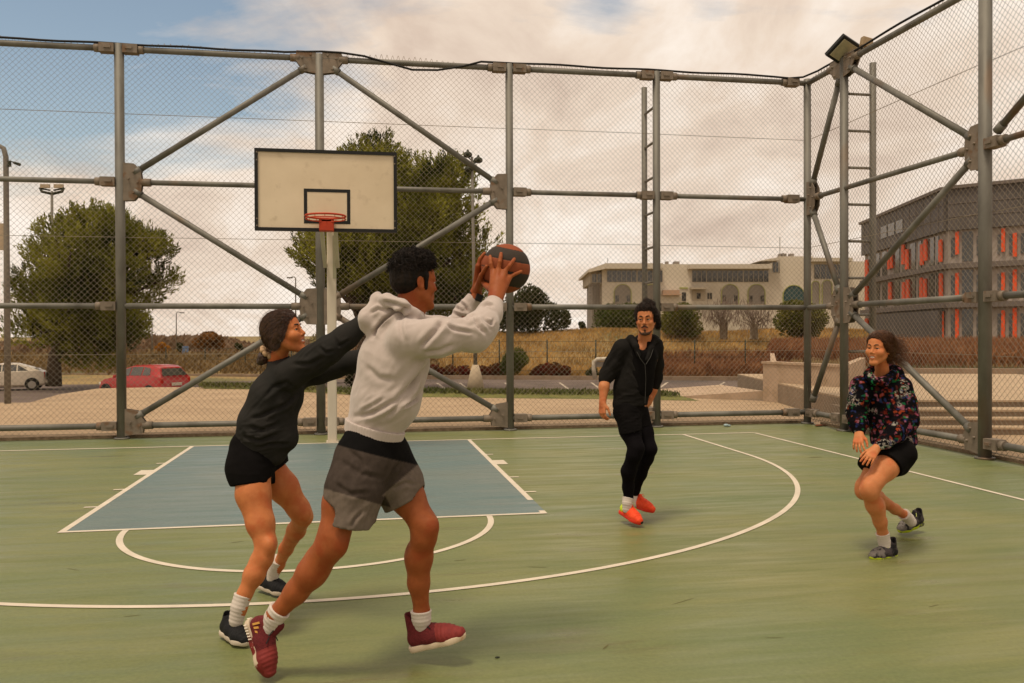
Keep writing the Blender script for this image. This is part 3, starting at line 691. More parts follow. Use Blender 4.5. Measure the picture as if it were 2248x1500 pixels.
bush('small_shrub', 'small green plant in the dry grass left of the man with the topknot', [(1328, 800), (1330, 782), (1340, 774), (1352, 784), (1352, 800)], 58, 6, .15, .3, .2, m_green, 700, .12, cat='shrub')
bush('shrub', 'dark low bush at the foot of the rounded white rail', [(1284, 828), (1288, 806), (1300, 797), (1314, 806), (1316, 828)], 56, 8, .2, .4, .3, m_dark, 1200, .12, cat='shrub')
bush('autumn_tree', 'bare rusty crowned tree far away between the red car and the woman', [(420, 770), (425, 745), (445, 728), (470, 726), (492, 740), (505, 770)], 110, 16, .6, 1.3, 1.5, m_scrub, 5000, .34, trunk=True)
bush('autumn_tree', 'orange yellow tree far away just above the roof of the red car', [(338, 780), (340, 760), (355, 750), (372, 758), (376, 780)], 100, 8, .4, .9, .8, leafmat('orange_leaves', (.35, .14, .02), (.45, .22, .03)), 2600, .25, trunk=True)
bush('conifer', 'tiny dark conifer on the horizon right of the rusty tree', [(513, 772), (518, 750), (524, 738), (530, 752), (536, 772)], 115, 6, .25, .8, .5, m_dark, 1200, .3, trunk=True)
bush('conifer', 'tiny dark conifer on the horizon left of the rusty tree', [(386, 772), (390, 752), (394, 742), (399, 752), (403, 772)], 115, 6, .25, .7, .5, m_dark, 1000, .3, trunk=True)
bush('pampas_shrub', 'pale feathery shrub right of the smiling woman, behind the hoop pole', [(655, 835), (668, 790), (672, 750), (690, 730), (715, 728), (735, 745), (745, 790), (740, 835)], 52, 18, .4, .9, .8, leafmat('pale_plumes', (.34, .27, .13), (.20, .19, .07)), 4200, .2, cat='shrub', aspect=4)
bush('shrub', 'dark bush at the foot of the largest pine', [(752, 850), (758, 815), (780, 795), (812, 800), (828, 830), (826, 850)], 44, 12, .3, .7, .6, m_dark, 2500, .13, cat='shrub')
# ---- masses nobody could count
def blades(name, label, cat, fn, n, h_, m, asp=7, lean=.25):
    C_ = []; 
    while len(C_) < n:
        p = fn()
        if p is not None: C_.append(p)
    C_ = np.array(C_); d = np.array([[lean, 0, 1.]]); V, F = leaves(C_+np.array([0, 0, h_*.4]), h_, d, aspect=asp)
    return tag(npmesh(name, V, F, m), label, cat, kind='stuff')
def f_gold():
    px = random.uniform(930, 2000); d = random.uniform(57.5, 80); p = at(px, 0, d)
    if (px > 1400 and d < 62): return None
    return (p.x, p.y, hill(p.x, p.y))
blades('dry_grass', 'tall golden dry grass covering the hill behind the car park', 'grass', f_gold, 34000, .42, m_gold, 8)
def f_br():
    px = random.uniform(1400, 2050); d = random.uniform(56.0, 67); p = at(px, 0, d)
    if px > 1830 and False: return None
    return (p.x, p.y, hill(p.x, p.y)+random.uniform(0, .55))
blades('red_brown_grass', 'band of reddish brown grasses along the kerb right of the man with the topknot', 'grass', f_br, 30000, .55, m_bronze, 10)
def f_pl():
    px = random.uniform(1690, 2320); d = random.uniform(25.5, 45); p = at(px, 0, d)
    if px < 1860 and d < 30: return None
    return (p.x, p.y, .46+(d-25)*.012+random.uniform(0, .30))
blades('ornamental_grass', 'red brown ornamental grasses filling the planter behind the steps', 'grass', f_pl, 30000, .52, m_bronze, 14, .4)
def f_sc():
    px = random.uniform(-200, 960); d = random.uniform(60, 84); p = at(px, 0, d)
    return (p.x, p.y, hill(p.x, p.y)+random.uniform(0, 1.3)*(1 if px < 700 else .6)*(.55+.45*math.sin(p.x*.9)*math.cos(p.y*.6)))
blades('scrub', 'brown and rusty scrub on the rough ground behind the red car', 'scrub', f_sc, 30000, .38, m_scrub2, 3)
def f_fw():
    px = random.uniform(-300, 1150); d = random.uniform(120, 170); p = at(px, 0, d)
    return (p.x, p.y, random.uniform(-1.2, .35+.7*math.sin(p.x*.13)+.5*math.sin(p.x*.41)))
blades('far_wood', 'far rusty autumn woodland along the horizon on the left', 'woodland', f_fw, 26000, .9, leafmat('far_trees', (.17, .11, .07), (.25, .155, .09), .3), 2)  # distance haze is put into the leaf colour as dull, muted browns

# ---- green boundary fence in front of the hill
m_gpost = mat('dark_green_metal', (.025, .03, .018), rough=.6)
bf = empty('boundary_fence', at(1308, 820, 58.5), 'low dark wire fence on thin green posts at the foot of the golden hill', 'fence')
bpx = [150, 260, 364, 450, 538, 640, 735, 828, 916, 994, 1096, 1201, 1308, 1415, 1525, 1636, 1725, 1815, 1905, 1995]
tops = []
for px in bpx:
    D_ = 66-7.5*min(1, max(0, (px-150)/850)); yt = 762-16*min(1, max(0, (px-540)/450)); t_ = at(px, yt, D_); g = Vector((t_.x, t_.y, hill(t_.x, t_.y)-.1)); tops.append((t_, g))
    MB().tube(g, t_, .045, n=6).build('post', m_gpost, bf)
b = MB()
for k, (t_, g) in enumerate(tops[:-1]):
    t2_, g2 = tops[k+1]
    for f_ in (.05, .45, .8): b.tube(t_.lerp(g, f_), t2_.lerp(g2, f_), .012, n=4)
b.build('wire_strand', m_gpost, bf)

# ================================================================ buildings
m_wall = mat('white_render', (.55, .485, .385), (.60, .53, .43), .3, rough=.9, c3=(.47, .41, .32), s3=.15)
m_wall2 = mat('shaded_render', (.40, .335, .25), (.36, .30, .22), .3, rough=.9)
m_glass = mat('dark_window_glass', (.022, .024, .024), (.06, .058, .05), .6, rough=.12, spec=.8)
m_infill = mat('grey_infill', (.22, .19, .16), (.26, .225, .19), .5, rough=.9)
m_trim = mat('yellow_green_trim', (.33, .34, .11), rough=.8)
m_frame = mat('pale_frame', (.50, .44, .35), rough=.7)
m_teal = mat('teal_glass', (.028, .065, .068), (.045, .085, .085), .8, rough=.15, spec=.8)
m_tan = mat('tan_wall', (.42, .27, .18), rough=.9)
DB = 112.0
wb = empty('arched_building', at(1500, 735, DB), 'long white building with grey arched bays and a dark glass top storey', 'building')
def wrect(b, x0, y0, x1, y1, D=DB, th=.3, mi=0):
    P = [at(x0, y1, D), at(x1, y1, D), at(x1, y0, D), at(x0, y0, D)]; b.prism(P, (0, 0, 0), AF*th, mi); return b
def wpart(name, m, rects, D, th, parent):
    b = MB()
    for r in rects: wrect(b, *r, D=D, th=th)
    return b.build(name, m, parent)
wpart('wall', m_wall, [(1322, 592, 1455, 790), (1455, 580, 1518, 790), (1518, 592, 1692, 790), (1692, 600, 1712, 790), (1712, 563, 1784, 790), (1784, 574, 1905, 790)], DB, 16, wb)
b = MB()
for r in ((1328, 578, 1455, 590), (1514, 580, 1695, 590), (1783, 566, 1872, 574)): wrect(b, *r, D=DB-1.6, th=19)
b.prism([at(1291, 598, DB-1), at(1330, 590, DB-1.6), at(1330, 578, DB-1.6), at(1291, 592, DB-1)], (0, 0, 0), AF*16)
b.prism([at(1664, 574, DB-1.5), at(1712, 572, DB-1.5), at(1712, 566, DB-1.5), at(1690, 568, DB-1.5)], (0, 0, 0), AF*6)
b.build('roof', m_frame, wb)
wpart('stair_tower', m_wall2, [(1296, 598, 1326, 622)], DB+.8, 12, wb)
b = MB()
for k in range(7): wrect(b, 1293+k*3.6, 622, 1294.4+k*3.6, 676, D=DB+.4, th=.3)
for k in range(7): wrect(b, 1292, 624+k*8, 1319, 625.4+k*8, D=DB+.45, th=.2)
b.build('stair_screen', m_infill, wb); wpart('stair_core', m_infill, [(1300, 622, 1322, 790)], DB+2.5, 8, wb)
def window(parent, x0, y0, x1, y1, D, mull=0, mg=None, fr=1.0):
    b = MB(); wrect(b, x0-fr, y0-fr, x1+fr, y1+fr, D=D-.06, th=.05); f = b.build('window', m_frame, parent)
    b = MB(); wrect(b, x0, y0, x1, y1, D=D-.10, th=.03); b.build('pane', mg or m_glass, f)
    if mull:
        b = MB()
        for k in range(1, mull): x = x0+(x1-x0)*k/mull; wrect(b, x-.35, y0, x+.35, y1, D=D-.16, th=.05)
        b.build('mullion', m_frame, f)
for x0, x1, mu in ((1333, 1397, 6), (1400, 1454, 5), (1520, 1550, 3), (1552, 1631, 7), (1633, 1687, 5), (1788, 1826, 3), (1828, 1862, 3)): window(wb, x0, 594 if x0 < 1700 else 581, x1, 619 if x0 < 1700 else 612, DB, mu)
window(wb, 1300, 602, 1309, 620, DB+.8, 2); window(wb, 1312, 602, 1322, 620, DB+.8, 2); window(wb, 1697, 575, 1709, 598, DB, 2)
def arch(xc, w, ytop, ybot, D, m, parent, wins=True):
    r = w/2; pts = [at(xc-r, ybot, D-.05)]+[at(xc-r*math.cos(t), ytop+r-r*math.sin(t), D-.05) for t in np.linspace(0, math.pi, 17)]+[at(xc+r, ybot, D-.05)]
    o = MB().prism(pts[::-1], (0, 0, 0), AF*.045).build('arch_bay', m, parent)
    rr = r+1.6; b = MB(); P0 = []; P1 = []
    for t in np.linspace(0, math.pi, 17): P0.append(at(xc-r*math.cos(t), ytop+r-r*math.sin(t), D-.12)); P1.append(at(xc-rr*math.cos(t), ytop+r-rr*math.sin(t), D-.12))
    P0 = [at(xc-r, ybot, D-.12)]+P0+[at(xc+r, ybot, D-.12)]; P1 = [at(xc-rr, ybot, D-.12)]+P1+[at(xc+rr, ybot, D-.12)]
    for i in range(len(P0)-1): b.prism([P0[i], P0[i+1], P1[i+1], P1[i]], (0, 0, 0), AF*.1)
    b.build('arch_trim', m_trim, o)
    if wins:
        for s in (-1, 1):
            for q in (-1.9, 1.9): wrect(MB(), 0, 0, 1, 1) if False else wrect(bq := MB(), xc+s*r*.68+q-1.2, ybot-19, xc+s*r*.68+q+1.2, ybot-6, D=D-.14, th=.05); bq.build('slit_window', m_glass, o)
for xc in (1367, 1430, 1603, 1661): arch(xc, 36, 625, 668, DB, m_infill, wb)
arch(1791, 16, 618, 672, DB, m_infill, wb, False); arch(1816, 20, 616, 672, DB, m_infill, wb, False)
arch(1743, 46, 627, 690, DB, m_teal, wb, False)
wpart('balcony', m_tan, [(1456, 637, 1492, 646), (1454, 646, 1496, 648)], DB-.8, .7, wb)
wpart('doorway', m_glass, [(1497, 642, 1506, 661)], DB-.08, .05, wb); wpart('door_surround', m_trim, [(1492, 631, 1510, 634)], DB-.12, .1, wb)
wpart('recess', m_wall2, [(1519, 634, 1549, 660)], DB-.06, .04, wb); wpart('canopy', m_wall2, [(1517, 631, 1551, 635)], DB-1.2, 1.1, wb)
window(wb, 1553, 643, 1563, 657, DB, 2, fr=1.6); window(wb, 1530, 644, 1538, 656, DB, 0)
b = MB()
for x, y, w_ in ((1462, 577, 6), (1480, 577, 12), (1712, 560, 3), (1718, 559, 4), (1724, 560, 3), (1735, 560, 8)): wrect(b, x, y-3, x+w_, y+3.5, D=DB+2, th=1)
b.tube(at(1712, 566, DB+3), at(1712, 520, DB+3), .05, n=5); b.tube(at(1334, 580, DB+3), at(1334, 566, DB+3), .04, n=5)
b.build('roof_equipment', m_infill, wb)

# grey building with orange panels
m_dkclad = mat('dark_cladding', (.085, .075, .068), (.115, .10, .092), .6, rough=.6)
m_ltclad = mat('light_cladding', (.29, .245, .21), (.36, .305, .265), .4, rough=.8)
m_orange = mat('orange_panel', (.75, .10, .03), (.62, .08, .026), 2, rough=.6)
m_slab = mat('floor_slab', (.15, .125, .11), rough=.8)
C0 = at(2082, 734, 60); C1 = at(1899, 734, 79); C2 = at(2420, 734, 54.5)
gb = empty('office_building', (C0.x, C0.y, -1.3), 'dark grey four storey office block with vertical orange panels', 'building')
def face(Pa, Pb, px):
    """distance along the line Pa-Pb seen at photo column px"""
    r = AF + AX*((px-1124)/FPX); d = Pb-Pa; A = np.array([[d.x, -r.x], [d.y, -r.y]]); q = np.linalg.solve(A, [CX-Pa.x, CY-Pa.y]); return q[0]
def zof(D, y): return CH-(y-734)*D/FPX
Zt, Zb = zof(60, 424), -1.3
z_up = zof(60, 510); z_s1 = zof(60, 588); z_s2 = zof(60, 673)
def fprism(b, Pa, Pb, ta, tb, za, zb_, out, th):
    d = Pb-Pa; n = Vector((d.y, -d.x, 0)).normalized()
    a = Pa+d*ta; c = Pa+d*tb; a.z = c.z = 0
    b.prism([a+Vector((0, 0, za))+n*out, c+Vector((0, 0, za))+n*out, c+Vector((0, 0, zb_))+n*out, a+Vector((0, 0, zb_))+n*out], (0, 0, 0), -n*th)
LF = (C1, C0); RF = (C0, C2)
back1 = C1+AF*10+AX*16; back2 = C2+AF*25
b = MB(); b.prism([Vector((p.x, p.y, Zb)) for p in (C1, C0, C2, back2, back1)], (0, 0, 0), (0, 0, Zt-.25-Zb)); b.build('wall', m_ltclad, gb)
b = MB()
for Fc in (LF, RF): fprism(b, *Fc, .002, .998, z_up, Zt+.1, .35, .34)
up = b.build('top_storey', m_dkclad, gb)
b = MB()
for Fc in (LF, RF): fprism(b, *Fc, -.004 if Fc is LF else -.004, 1.0, Zt+.1, Zt+.32, .55, .9)
b.build('roof_edge', m_slab, gb)
b = MB()
for t in np.linspace(.05, .95, 13): fprism(b, *LF, t, t+.004, z_up+.1, Zt, .38, .03)
for t in np.linspace(.04, .95, 11): fprism(b, *RF, t, t+.003, z_up+.1, Zt, .38, .03)
for zz_ in (z_up+.9, z_up+1.8):
    for Fc in (LF, RF): fprism(b, *Fc, .01, .99, zz_, zz_+.05, .385, .03)
b.build('cladding_seam', m_slab, up)
for k, t in enumerate((.30, .40, .50)): b = MB(); fprism(b, *LF, t, t+.08, z_up+.9, z_up+1.9, .40, .04); b.build('window', m_glass, up)
for zs in (z_s1, z_s2):
    for Fc in (LF, RF): b = MB(); fprism(b, *Fc, -.003, 1.0, zs-.18, zs+.18, .45, .44); b.build('floor_slab', m_slab, gb)
fl_ = [(z_s1+.3, z_up-.15), (z_s2+.3, z_s1-.3), (Zb+1.1, z_s2-.3)]
for fi, (za, zb_) in enumerate(fl_):
    for px0, px1 in ((1908, 1915), (1922, 1932), (1938, 1948), (1963, 1976), (1981, 1991), (1999, 2011), (2017, 2024), (2041, 2052), (2056, 2062)):
        t0, t1 = face(*LF, px0), face(*LF, px1); b = MB(); fprism(b, *LF, t0, t1, za, zb_, .06, .055); b.build('window', m_glass, gb)
    for px0, px1 in ((2088, 2096), (2112, 2136), (2144, 2150), (2190, 2196), (2215, 2222), (2241, 2250), (2262, 2285)):
        t0, t1 = face(*RF, px0), face(*RF, px1); ex = .35 if px1-px0 < 12 else 0; b = MB(); fprism(b, *RF, t0, t1, za+ex, zb_-ex, .06, .055); b.build('window', m_glass, gb)
    sets = [(LF, p0, p0+6) for p0 in ((1903, 1953, 1957, 1984, 1992, 2025, 2033, 2066) if fi == 0 else (1903, 1955, 1985, 1994, 2024, 2032, 2067) if fi == 1 else (1903, 1956, 2069))]+[(RF, 2098, 2106), (RF, 2199, 2207), (RF, 2224, 2233)]
    for k, (Fc, p0, p1) in enumerate(sets):
        t0, t1 = face(*Fc, p0), face(*Fc, p1); jit = random.uniform(-.25, .25); b = MB(); fprism(b, *Fc, t0, t1, za+.30+jit, zb_-.15+jit, .20, .12); b.build('orange_panel', m_orange, gb)
b = MB(); fprism(b, *LF, .25, .97, z_s2-2.9, z_s2-.35, .5, .44); b.build('dark_canopy', m_dkclad, gb)

# ================================================================ lamps, poles, signs
m_pole = mat('grey_pole_paint', (.13, .118, .098), (.19, .172, .145), 2, (1, 1, .3), .6)
m_base = mat('concrete_foot', (.46, .37, .26), (.38, .30, .21), 3, rough=.9)
def gz(px, py, z=0): return atZ(px, py, z)
p = gz(1044, 863); r_ = empty('lamp_post', p, 'park lamp post with pale conical concrete foot and dark globe heads', 'lamp post')
Dp = (p-CAM).dot(AF); T = at(1036, 345, Dp)
MB().path([p+Vector((0, 0, .02)), p+Vector((0, 0, .45)), p+Vector((0, 0, .75))], [.26, .17, .085], 14).build('foot', m_base, r_)
MB().tube(p+Vector((0, 0, .7)), T, .055, .035, n=10).build('pole', m_pole, r_)
for px, py in ((1027, 340), (1050, 352), (1030, 372)):
    h_ = at(px, py, Dp); b = MB(); b.ball(h_, .12, 8, (1, 1, .7)); b.tube(h_-Vector((0, 0, .06)), T-Vector((0, 0, .1)), .018, n=6); b.tube(h_+Vector((0, 0, .05)), h_+Vector((0, 0, .14)), .05, .02, n=8); b.build('lamp_head', m_gpost, r_)
p = gz(17, 886); r_ = empty('lamp_post', p, 'tall grey pole at the left edge with a bent head and a small camera arm', 'lamp post'); Dp = (p-CAM).dot(AF)
def A_(x, y): return at(x, y, Dp)
MB().path([p, A_(15, 600), A_(13, 345), A_(8, 326), A_(-6, 318), A_(-30, 316)], [.072, .066, .058, .055, .05, .045], 10).build('pole', m_pole, r_)
MB().box(A_(-34, 322), (.45, .2, .09), bev=.02).build('lamp_head', m_base, r_)
b = MB(); b.path([A_(16, 354), A_(24, 354), A_(30, 357)], .014, 6); b.tube(A_(30, 357), A_(44, 362), .028, .036, n=8); b.box(A_(21, 360), (.06, .06, .13)); b.build('camera', m_gpost, r_)
MB().box(A_(3, 520), (.20, .03, .62), bev=.01).build('sign_panel', m_base, r_)
r_ = empty('stadium_light', at(114, 735, 95), 'distant floodlight mast with a ring of lamps above the left pine', 'floodlight mast')
MB().tube(at(115, 735, 95)-Vector((0, 0, 1.5)), at(114, 420, 95), .22, .14, n=8).build('pole', m_pole, r_)
b = MB()
for sx in (-1, 1):
    b.path([at(114, 426, 95), at(114+sx*22, 421, 95), at(114+sx*26, 412, 95)], .16, 6)
    b.path([at(114+sx*4, 418, 95), at(114+sx*20, 415, 95), at(114+sx*26, 412, 95)], .10, 6)
b.build('lamp_ring', m_gpost, r_); b = MB()
for sx in (-1, 1):
    for x in (10, 20): b.box(at(114+sx*x, 409, 95), (.5, .3, .4))
b.build('lamp_head', m_base, r_)
def streetlamp(px, yt, yb, D, s, label):
    g = at(px, yb, D); t_ = at(px, yt, D); r_ = empty('street_lamp', g, label, 'street lamp')
    MB().path([Vector((g.x, g.y, -1.3)), t_, at(px-s*3, yt-3, D), at(px-s*10, yt-2, D)], [.09, .06, .05, .05], 6).build('pole', m_pole, r_)
    MB().box(at(px-s*13, yt-1, D), (.55, .22, .12)).build('lamp_head', m_pole, r_)
streetlamp(649, 611, 735, 85, 1, 'thin street lamp above the smiling woman, left of the hoop pole')
streetlamp(334, 708, 790, 105, 1, 'far street lamp left of the distant blue sign')
streetlamp(387, 688, 780, 112, -1, 'taller far street lamp close to the distant blue sign')
s_ = at(407, 768, 88); r_ = empty('road_sign', s_, 'small blue road sign in the distance behind the red car', 'road sign')
MB().box(s_, (.62, .04, .75)).build('sign_face', mat('sign_blue', (.10, .15, .26), rough=.6), r_); MB().tube((s_.x, s_.y+.05, -1.2), (s_.x, s_.y+.05, s_.z), .04, n=6).build('post', m_pole, r_)
D_ = 53; r_ = empty('bike_rail', at(1320, 830, D_), 'rounded white metal rail at the kerb just left of the man with the topknot', 'rail')
MB().path([at(1306, 832, D_), at(1303, 808, D_), at(1304, 794, D_), at(1311, 789, D_), at(1335, 788, D_), at(1350, 789, D_), at(1356, 796, D_), at(1357, 832, D_)], .13, 8).build('tube_frame', m_frame, r_)
MB().prism([at(1308, 806, D_), at(1353, 806, D_), at(1353, 794, D_), at(1308, 794, D_)], (0, 0, 0), AF*.04).build('panel', m_infill, r_)

# ================================================================ cars
m_redp = mat('red_car_paint', (.33, .018, .016), (.38, .022, .018), 2, rough=.25, spec=.6); m_whtp = mat('white_car_paint', (.62, .53, .42), (.58, .50, .40), 2, rough=.28)
m_tyre = mat('tyre_rubber', (.02, .018, .016), rough=.85); m_hub = mat('wheel_hub', (.34, .31, .27), rough=.4, metal=.6); m_cgl = mat('car_glass', (.035, .035, .032), (.07, .065, .055), 1.2, rough=.08, spec=.8)
m_tail = mat('red_tail_lamp', (.45, .02, .012), rough=.25); m_head = mat('headlamp', (.55, .50, .42), rough=.2); m_cblk = mat('car_black_trim', (.015, .015, .014), rough=.5); m_platew = mat('number_plate', (.60, .54, .42), rough=.5)
def car(name, label, pos, heading, paint, hatch=True):
    root = empty(name, pos, label, 'car'); d = Vector((math.cos(heading), math.sin(heading), 0)); s = Vector((-d.y, d.x, 0)); O = Vector(pos)
    W_ = lambda x, y, z: O+d*x+s*y+Vector((0, 0, z))
    # stations nose -> tail: x, belt z, roof z, bottom z, half width, roof half width
    if hatch: st_ = [(1.92, .58, .58, .30, .55, .5), (1.84, .72, .74, .24, .72, .62), (1.45, .86, .88, .20, .80, .70), (.95, .94, .97, .20, .82, .72), (.45, .98, 1.33, .20, .83, .62), (-.05, .99, 1.46, .20, .83, .60), (-.75, 1.0, 1.48, .20, .83, .60), (-1.35, 1.02, 1.46, .20, .82, .60), (-1.58, 1.03, 1.38, .22, .81, .57), (-1.80, .99, 1.02, .26, .79, .70), (-1.88, .62, .62, .34, .74, .66)]
    else: st_ = [(2.25, .55, .55, .30, .55, .5), (2.12, .70, .72, .24, .76, .66), (1.6, .84, .86, .20, .84, .74), (1.0, .92, .95, .20, .86, .74), (.35, .96, 1.36, .20, .87, .62), (-.2, .97, 1.46, .20, .87, .60), (-.9, .99, 1.44, .20, .87, .60), (-1.55, 1.02, 1.24, .20, .86, .62), (-1.95, 1.03, 1.07, .22, .84, .68), (-2.18, .95, .98, .26, .80, .66), (-2.26, .62, .62, .34, .72, .6)]
    V = []; n = 12
    for x, zb_, zr, z0, w, wr in st_:
        zm = (z0+zb_)/2
        ring = [(-w*.86, z0), (-w, z0+.10), (-w*1.01, zm), (-w*.97, zb_), (-wr, zr-.04 if zr > zb_+.1 else zr-.01), (-wr*.7, zr), (wr*.7, zr), (wr, zr-.04 if zr > zb_+.1 else zr-.01), (w*.97, zb_), (w*1.01, zm), (w, z0+.10), (w*.86, z0)]
        V += [W_(x, y, z) for y, z in ring]
    F = [(i*n+k, (i+1)*n+k, (i+1)*n+(k+1) % n, i*n+(k+1) % n) for i in range(len(st_)-1) for k in range(n)]
    F += [tuple(range(n)), tuple((len(st_)-1)*n+k for k in range(n))[::-1]]
    b = MB(); b.add(V, F, 0, True); body = b.build('body', paint, root); body.data.set_sharp_from_angle(angle=R(24))
    def pan(pts, m, nm, out=.012, par=root):
        P = [W_(*q) for q in pts]; nrm = (P[1]-P[0]).cross(P[2]-P[0]).normalized(); c = sum(P, Vector())/len(P)
        if nrm.dot(c-W_(0, 0, .7)) < 0: nrm = -nrm
        b = MB(); b.prism([q+nrm*(out) for q in P], (0, 0, 0), -nrm*.05); return b.build(nm, m, par)
    xs_ = [(i, a) for i, a in enumerate(st_)]
    def side_pt(i, f, sg):
        x, zb_, zr, z0, w, wr = st_[i]; return (x, sg*(w*.97*(1-f)+wr*f), zb_*(1-f)+(zr-.04)*f)
    def lerp3(a, c, t): return tuple(a[k]*(1-t)+c[k]*t for k in range(3))
    for sg in (-1, 1):
        g0, g1 = side_pt(4, .12, sg), side_pt(5, .12, sg)
        pan([lerp3(side_pt(3, .1, sg), side_pt(4, .1, sg), .45), side_pt(5, .12, sg), side_pt(5, .9, sg), lerp3(side_pt(4, .88, sg), side_pt(5, .9, sg), .2)], m_cgl, 'side_window')
        pan([lerp3(side_pt(5, .12, sg), side_pt(6, .12, sg), .08), side_pt(6, .12, sg), side_pt(6, .9, sg), lerp3(side_pt(5, .9, sg), side_pt(6, .9, sg), .08)], m_cgl, 'side_window')
        pan([lerp3(side_pt(6, .12, sg), side_pt(7, .12, sg), .1), lerp3(side_pt(6, .12, sg), side_pt(7, .12, sg), .85), lerp3(side_pt(6, .85, sg), side_pt(7, .75, sg), .7), lerp3(side_pt(6, .9, sg), side_pt(7, .9, sg), .1)], m_cgl, 'side_window')
    x8, x7 = (st_[9], st_[8]) if hatch else (st_[8], st_[7])
    pan([(x8[0]+.01, -.62, x8[2]+.02), (x8[0]+.01, .62, x8[2]+.02), (x7[0]-.02, .50, x7[2]-.06), (x7[0]-.02, -.50, x7[2]-.06)], m_cgl, 'rear_window', .03)
    x3, x4 = st_[3], st_[4]
    pan([(x3[0]-.06, -.62, x3[2]+.03), (x3[0]-.06, .62, x3[2]+.03), (x4[0]+.02, .54, x4[2]-.03), (x4[0]+.02, -.54, x4[2]-.03)], m_cgl, 'windscreen', .03)
    L_ = st_[0][0]; R_ = st_[-1][0]
    for sg in (-1, 1):
        b = MB(); b.box(W_(st_[9][0]-.01, sg*.68, .80), (.10, .16, .32), Matrix.Rotation(heading, 3, 'Z'), bev=.03); b.build('tail_lamp', m_tail, root)
        b = MB(); b.box(W_(L_-.14, sg*.60, .66), (.24, .24, .14), Matrix.Rotation(heading, 3, 'Z'), bev=.03); b.build('headlamp', m_head, root)
        b = MB(); b.box(W_(.62, sg*(st_[3][4]+.10), 1.0), (.12, .16, .12), Matrix.Rotation(heading, 3, 'Z'), bev=.03); b.build('mirror', paint, root)
        for wx in (L_-.62, R_+.62):
            c = W_(wx, sg*(st_[4][4]-.06), .30); b = MB(); b.tube(c-s*.1, c+s*.1, .30, n=20); w_ = b.build('wheel', m_tyre, root)
            b = MB(); b.tube(c-s*.112, c+s*.112, .195, n=16); b.build('rim', m_hub, w_)
            b = MB(); b.tube(c-s*.085+Vector((0, 0, .03)), c+s*.085+Vector((0, 0, .03)), .35, n=20); b.build('wheel_arch', m_cblk, root)
    b = MB(); b.box(W_(R_-.02, 0, .46), (.14, 1.40, .16), Matrix.Rotation(heading, 3, 'Z'), bev=.03); b.build('bumper', paint, root)
    b = MB(); b.box(W_(R_-.035, 0, .70), (.03, .50, .12), Matrix.Rotation(heading, 3, 'Z')); b.build('number_plate', m_platew, root)
    b = MB(); b.box(W_(0, 0, .22), (abs(L_-R_)*.7, 1.45, .10), Matrix.Rotation(heading, 3, 'Z')); b.build('sill', m_cblk, root)
    return root
hx = lambda a: math.atan2(-math.sin(YAW), math.cos(YAW))+a      # angle of picture-right plus a
pc_ = at(311, 0, 36.0); car('parked_hatchback', 'small red hatchback parked beyond the paving, seen from behind and the side', (pc_.x, pc_.y, -1.34+.22), hx(math.pi-R(27)), m_redp)
pc_ = at(-8, 0, 46); car('parked_sedan', 'white car parked at the left edge of the photo under the round pine', (pc_.x, pc_.y, -1.34), hx(math.pi+R(22)), m_whtp, False)
# litter on the court
l_ = atZ(1594, 937, .0); b = MB(); b.ball(l_+Vector((0, 0, .025)), .04, 6, (1.2, .7, .6)); b.ball(l_+Vector((.05, 0, .018)), .025, 5, (1.4, 1, .7)); tag(b.build('litter', mat('pale_blue_plastic', (.32, .42, .44), rough=.5)), 'crumpled pale blue scrap of litter on the court near the back fence', 'litter')
l_ = atZ(1798, 934, .02); b = MB(); b.ball(l_, .05, 5, (1.6, .8, .35)); b.ball(l_+Vector((.1, .02, 0)), .04, 5, (1.4, .8, .35)); tag(b.build('dead_leaves', mat('dead_leaf', (.20, .07, .03), (.12, .05, .03), 20, rough=.9)), 'little heap of brown dead leaves at the corner post', 'leaves')
l_ = atZ(1092, 1443, .004); b = MB(); b.ball(l_, .008, 5, (1.6, 1, .4)); tag(b.build('pebble', m_gpost), 'tiny dark pebble on the court near the right foot in maroon shoe', 'pebble')
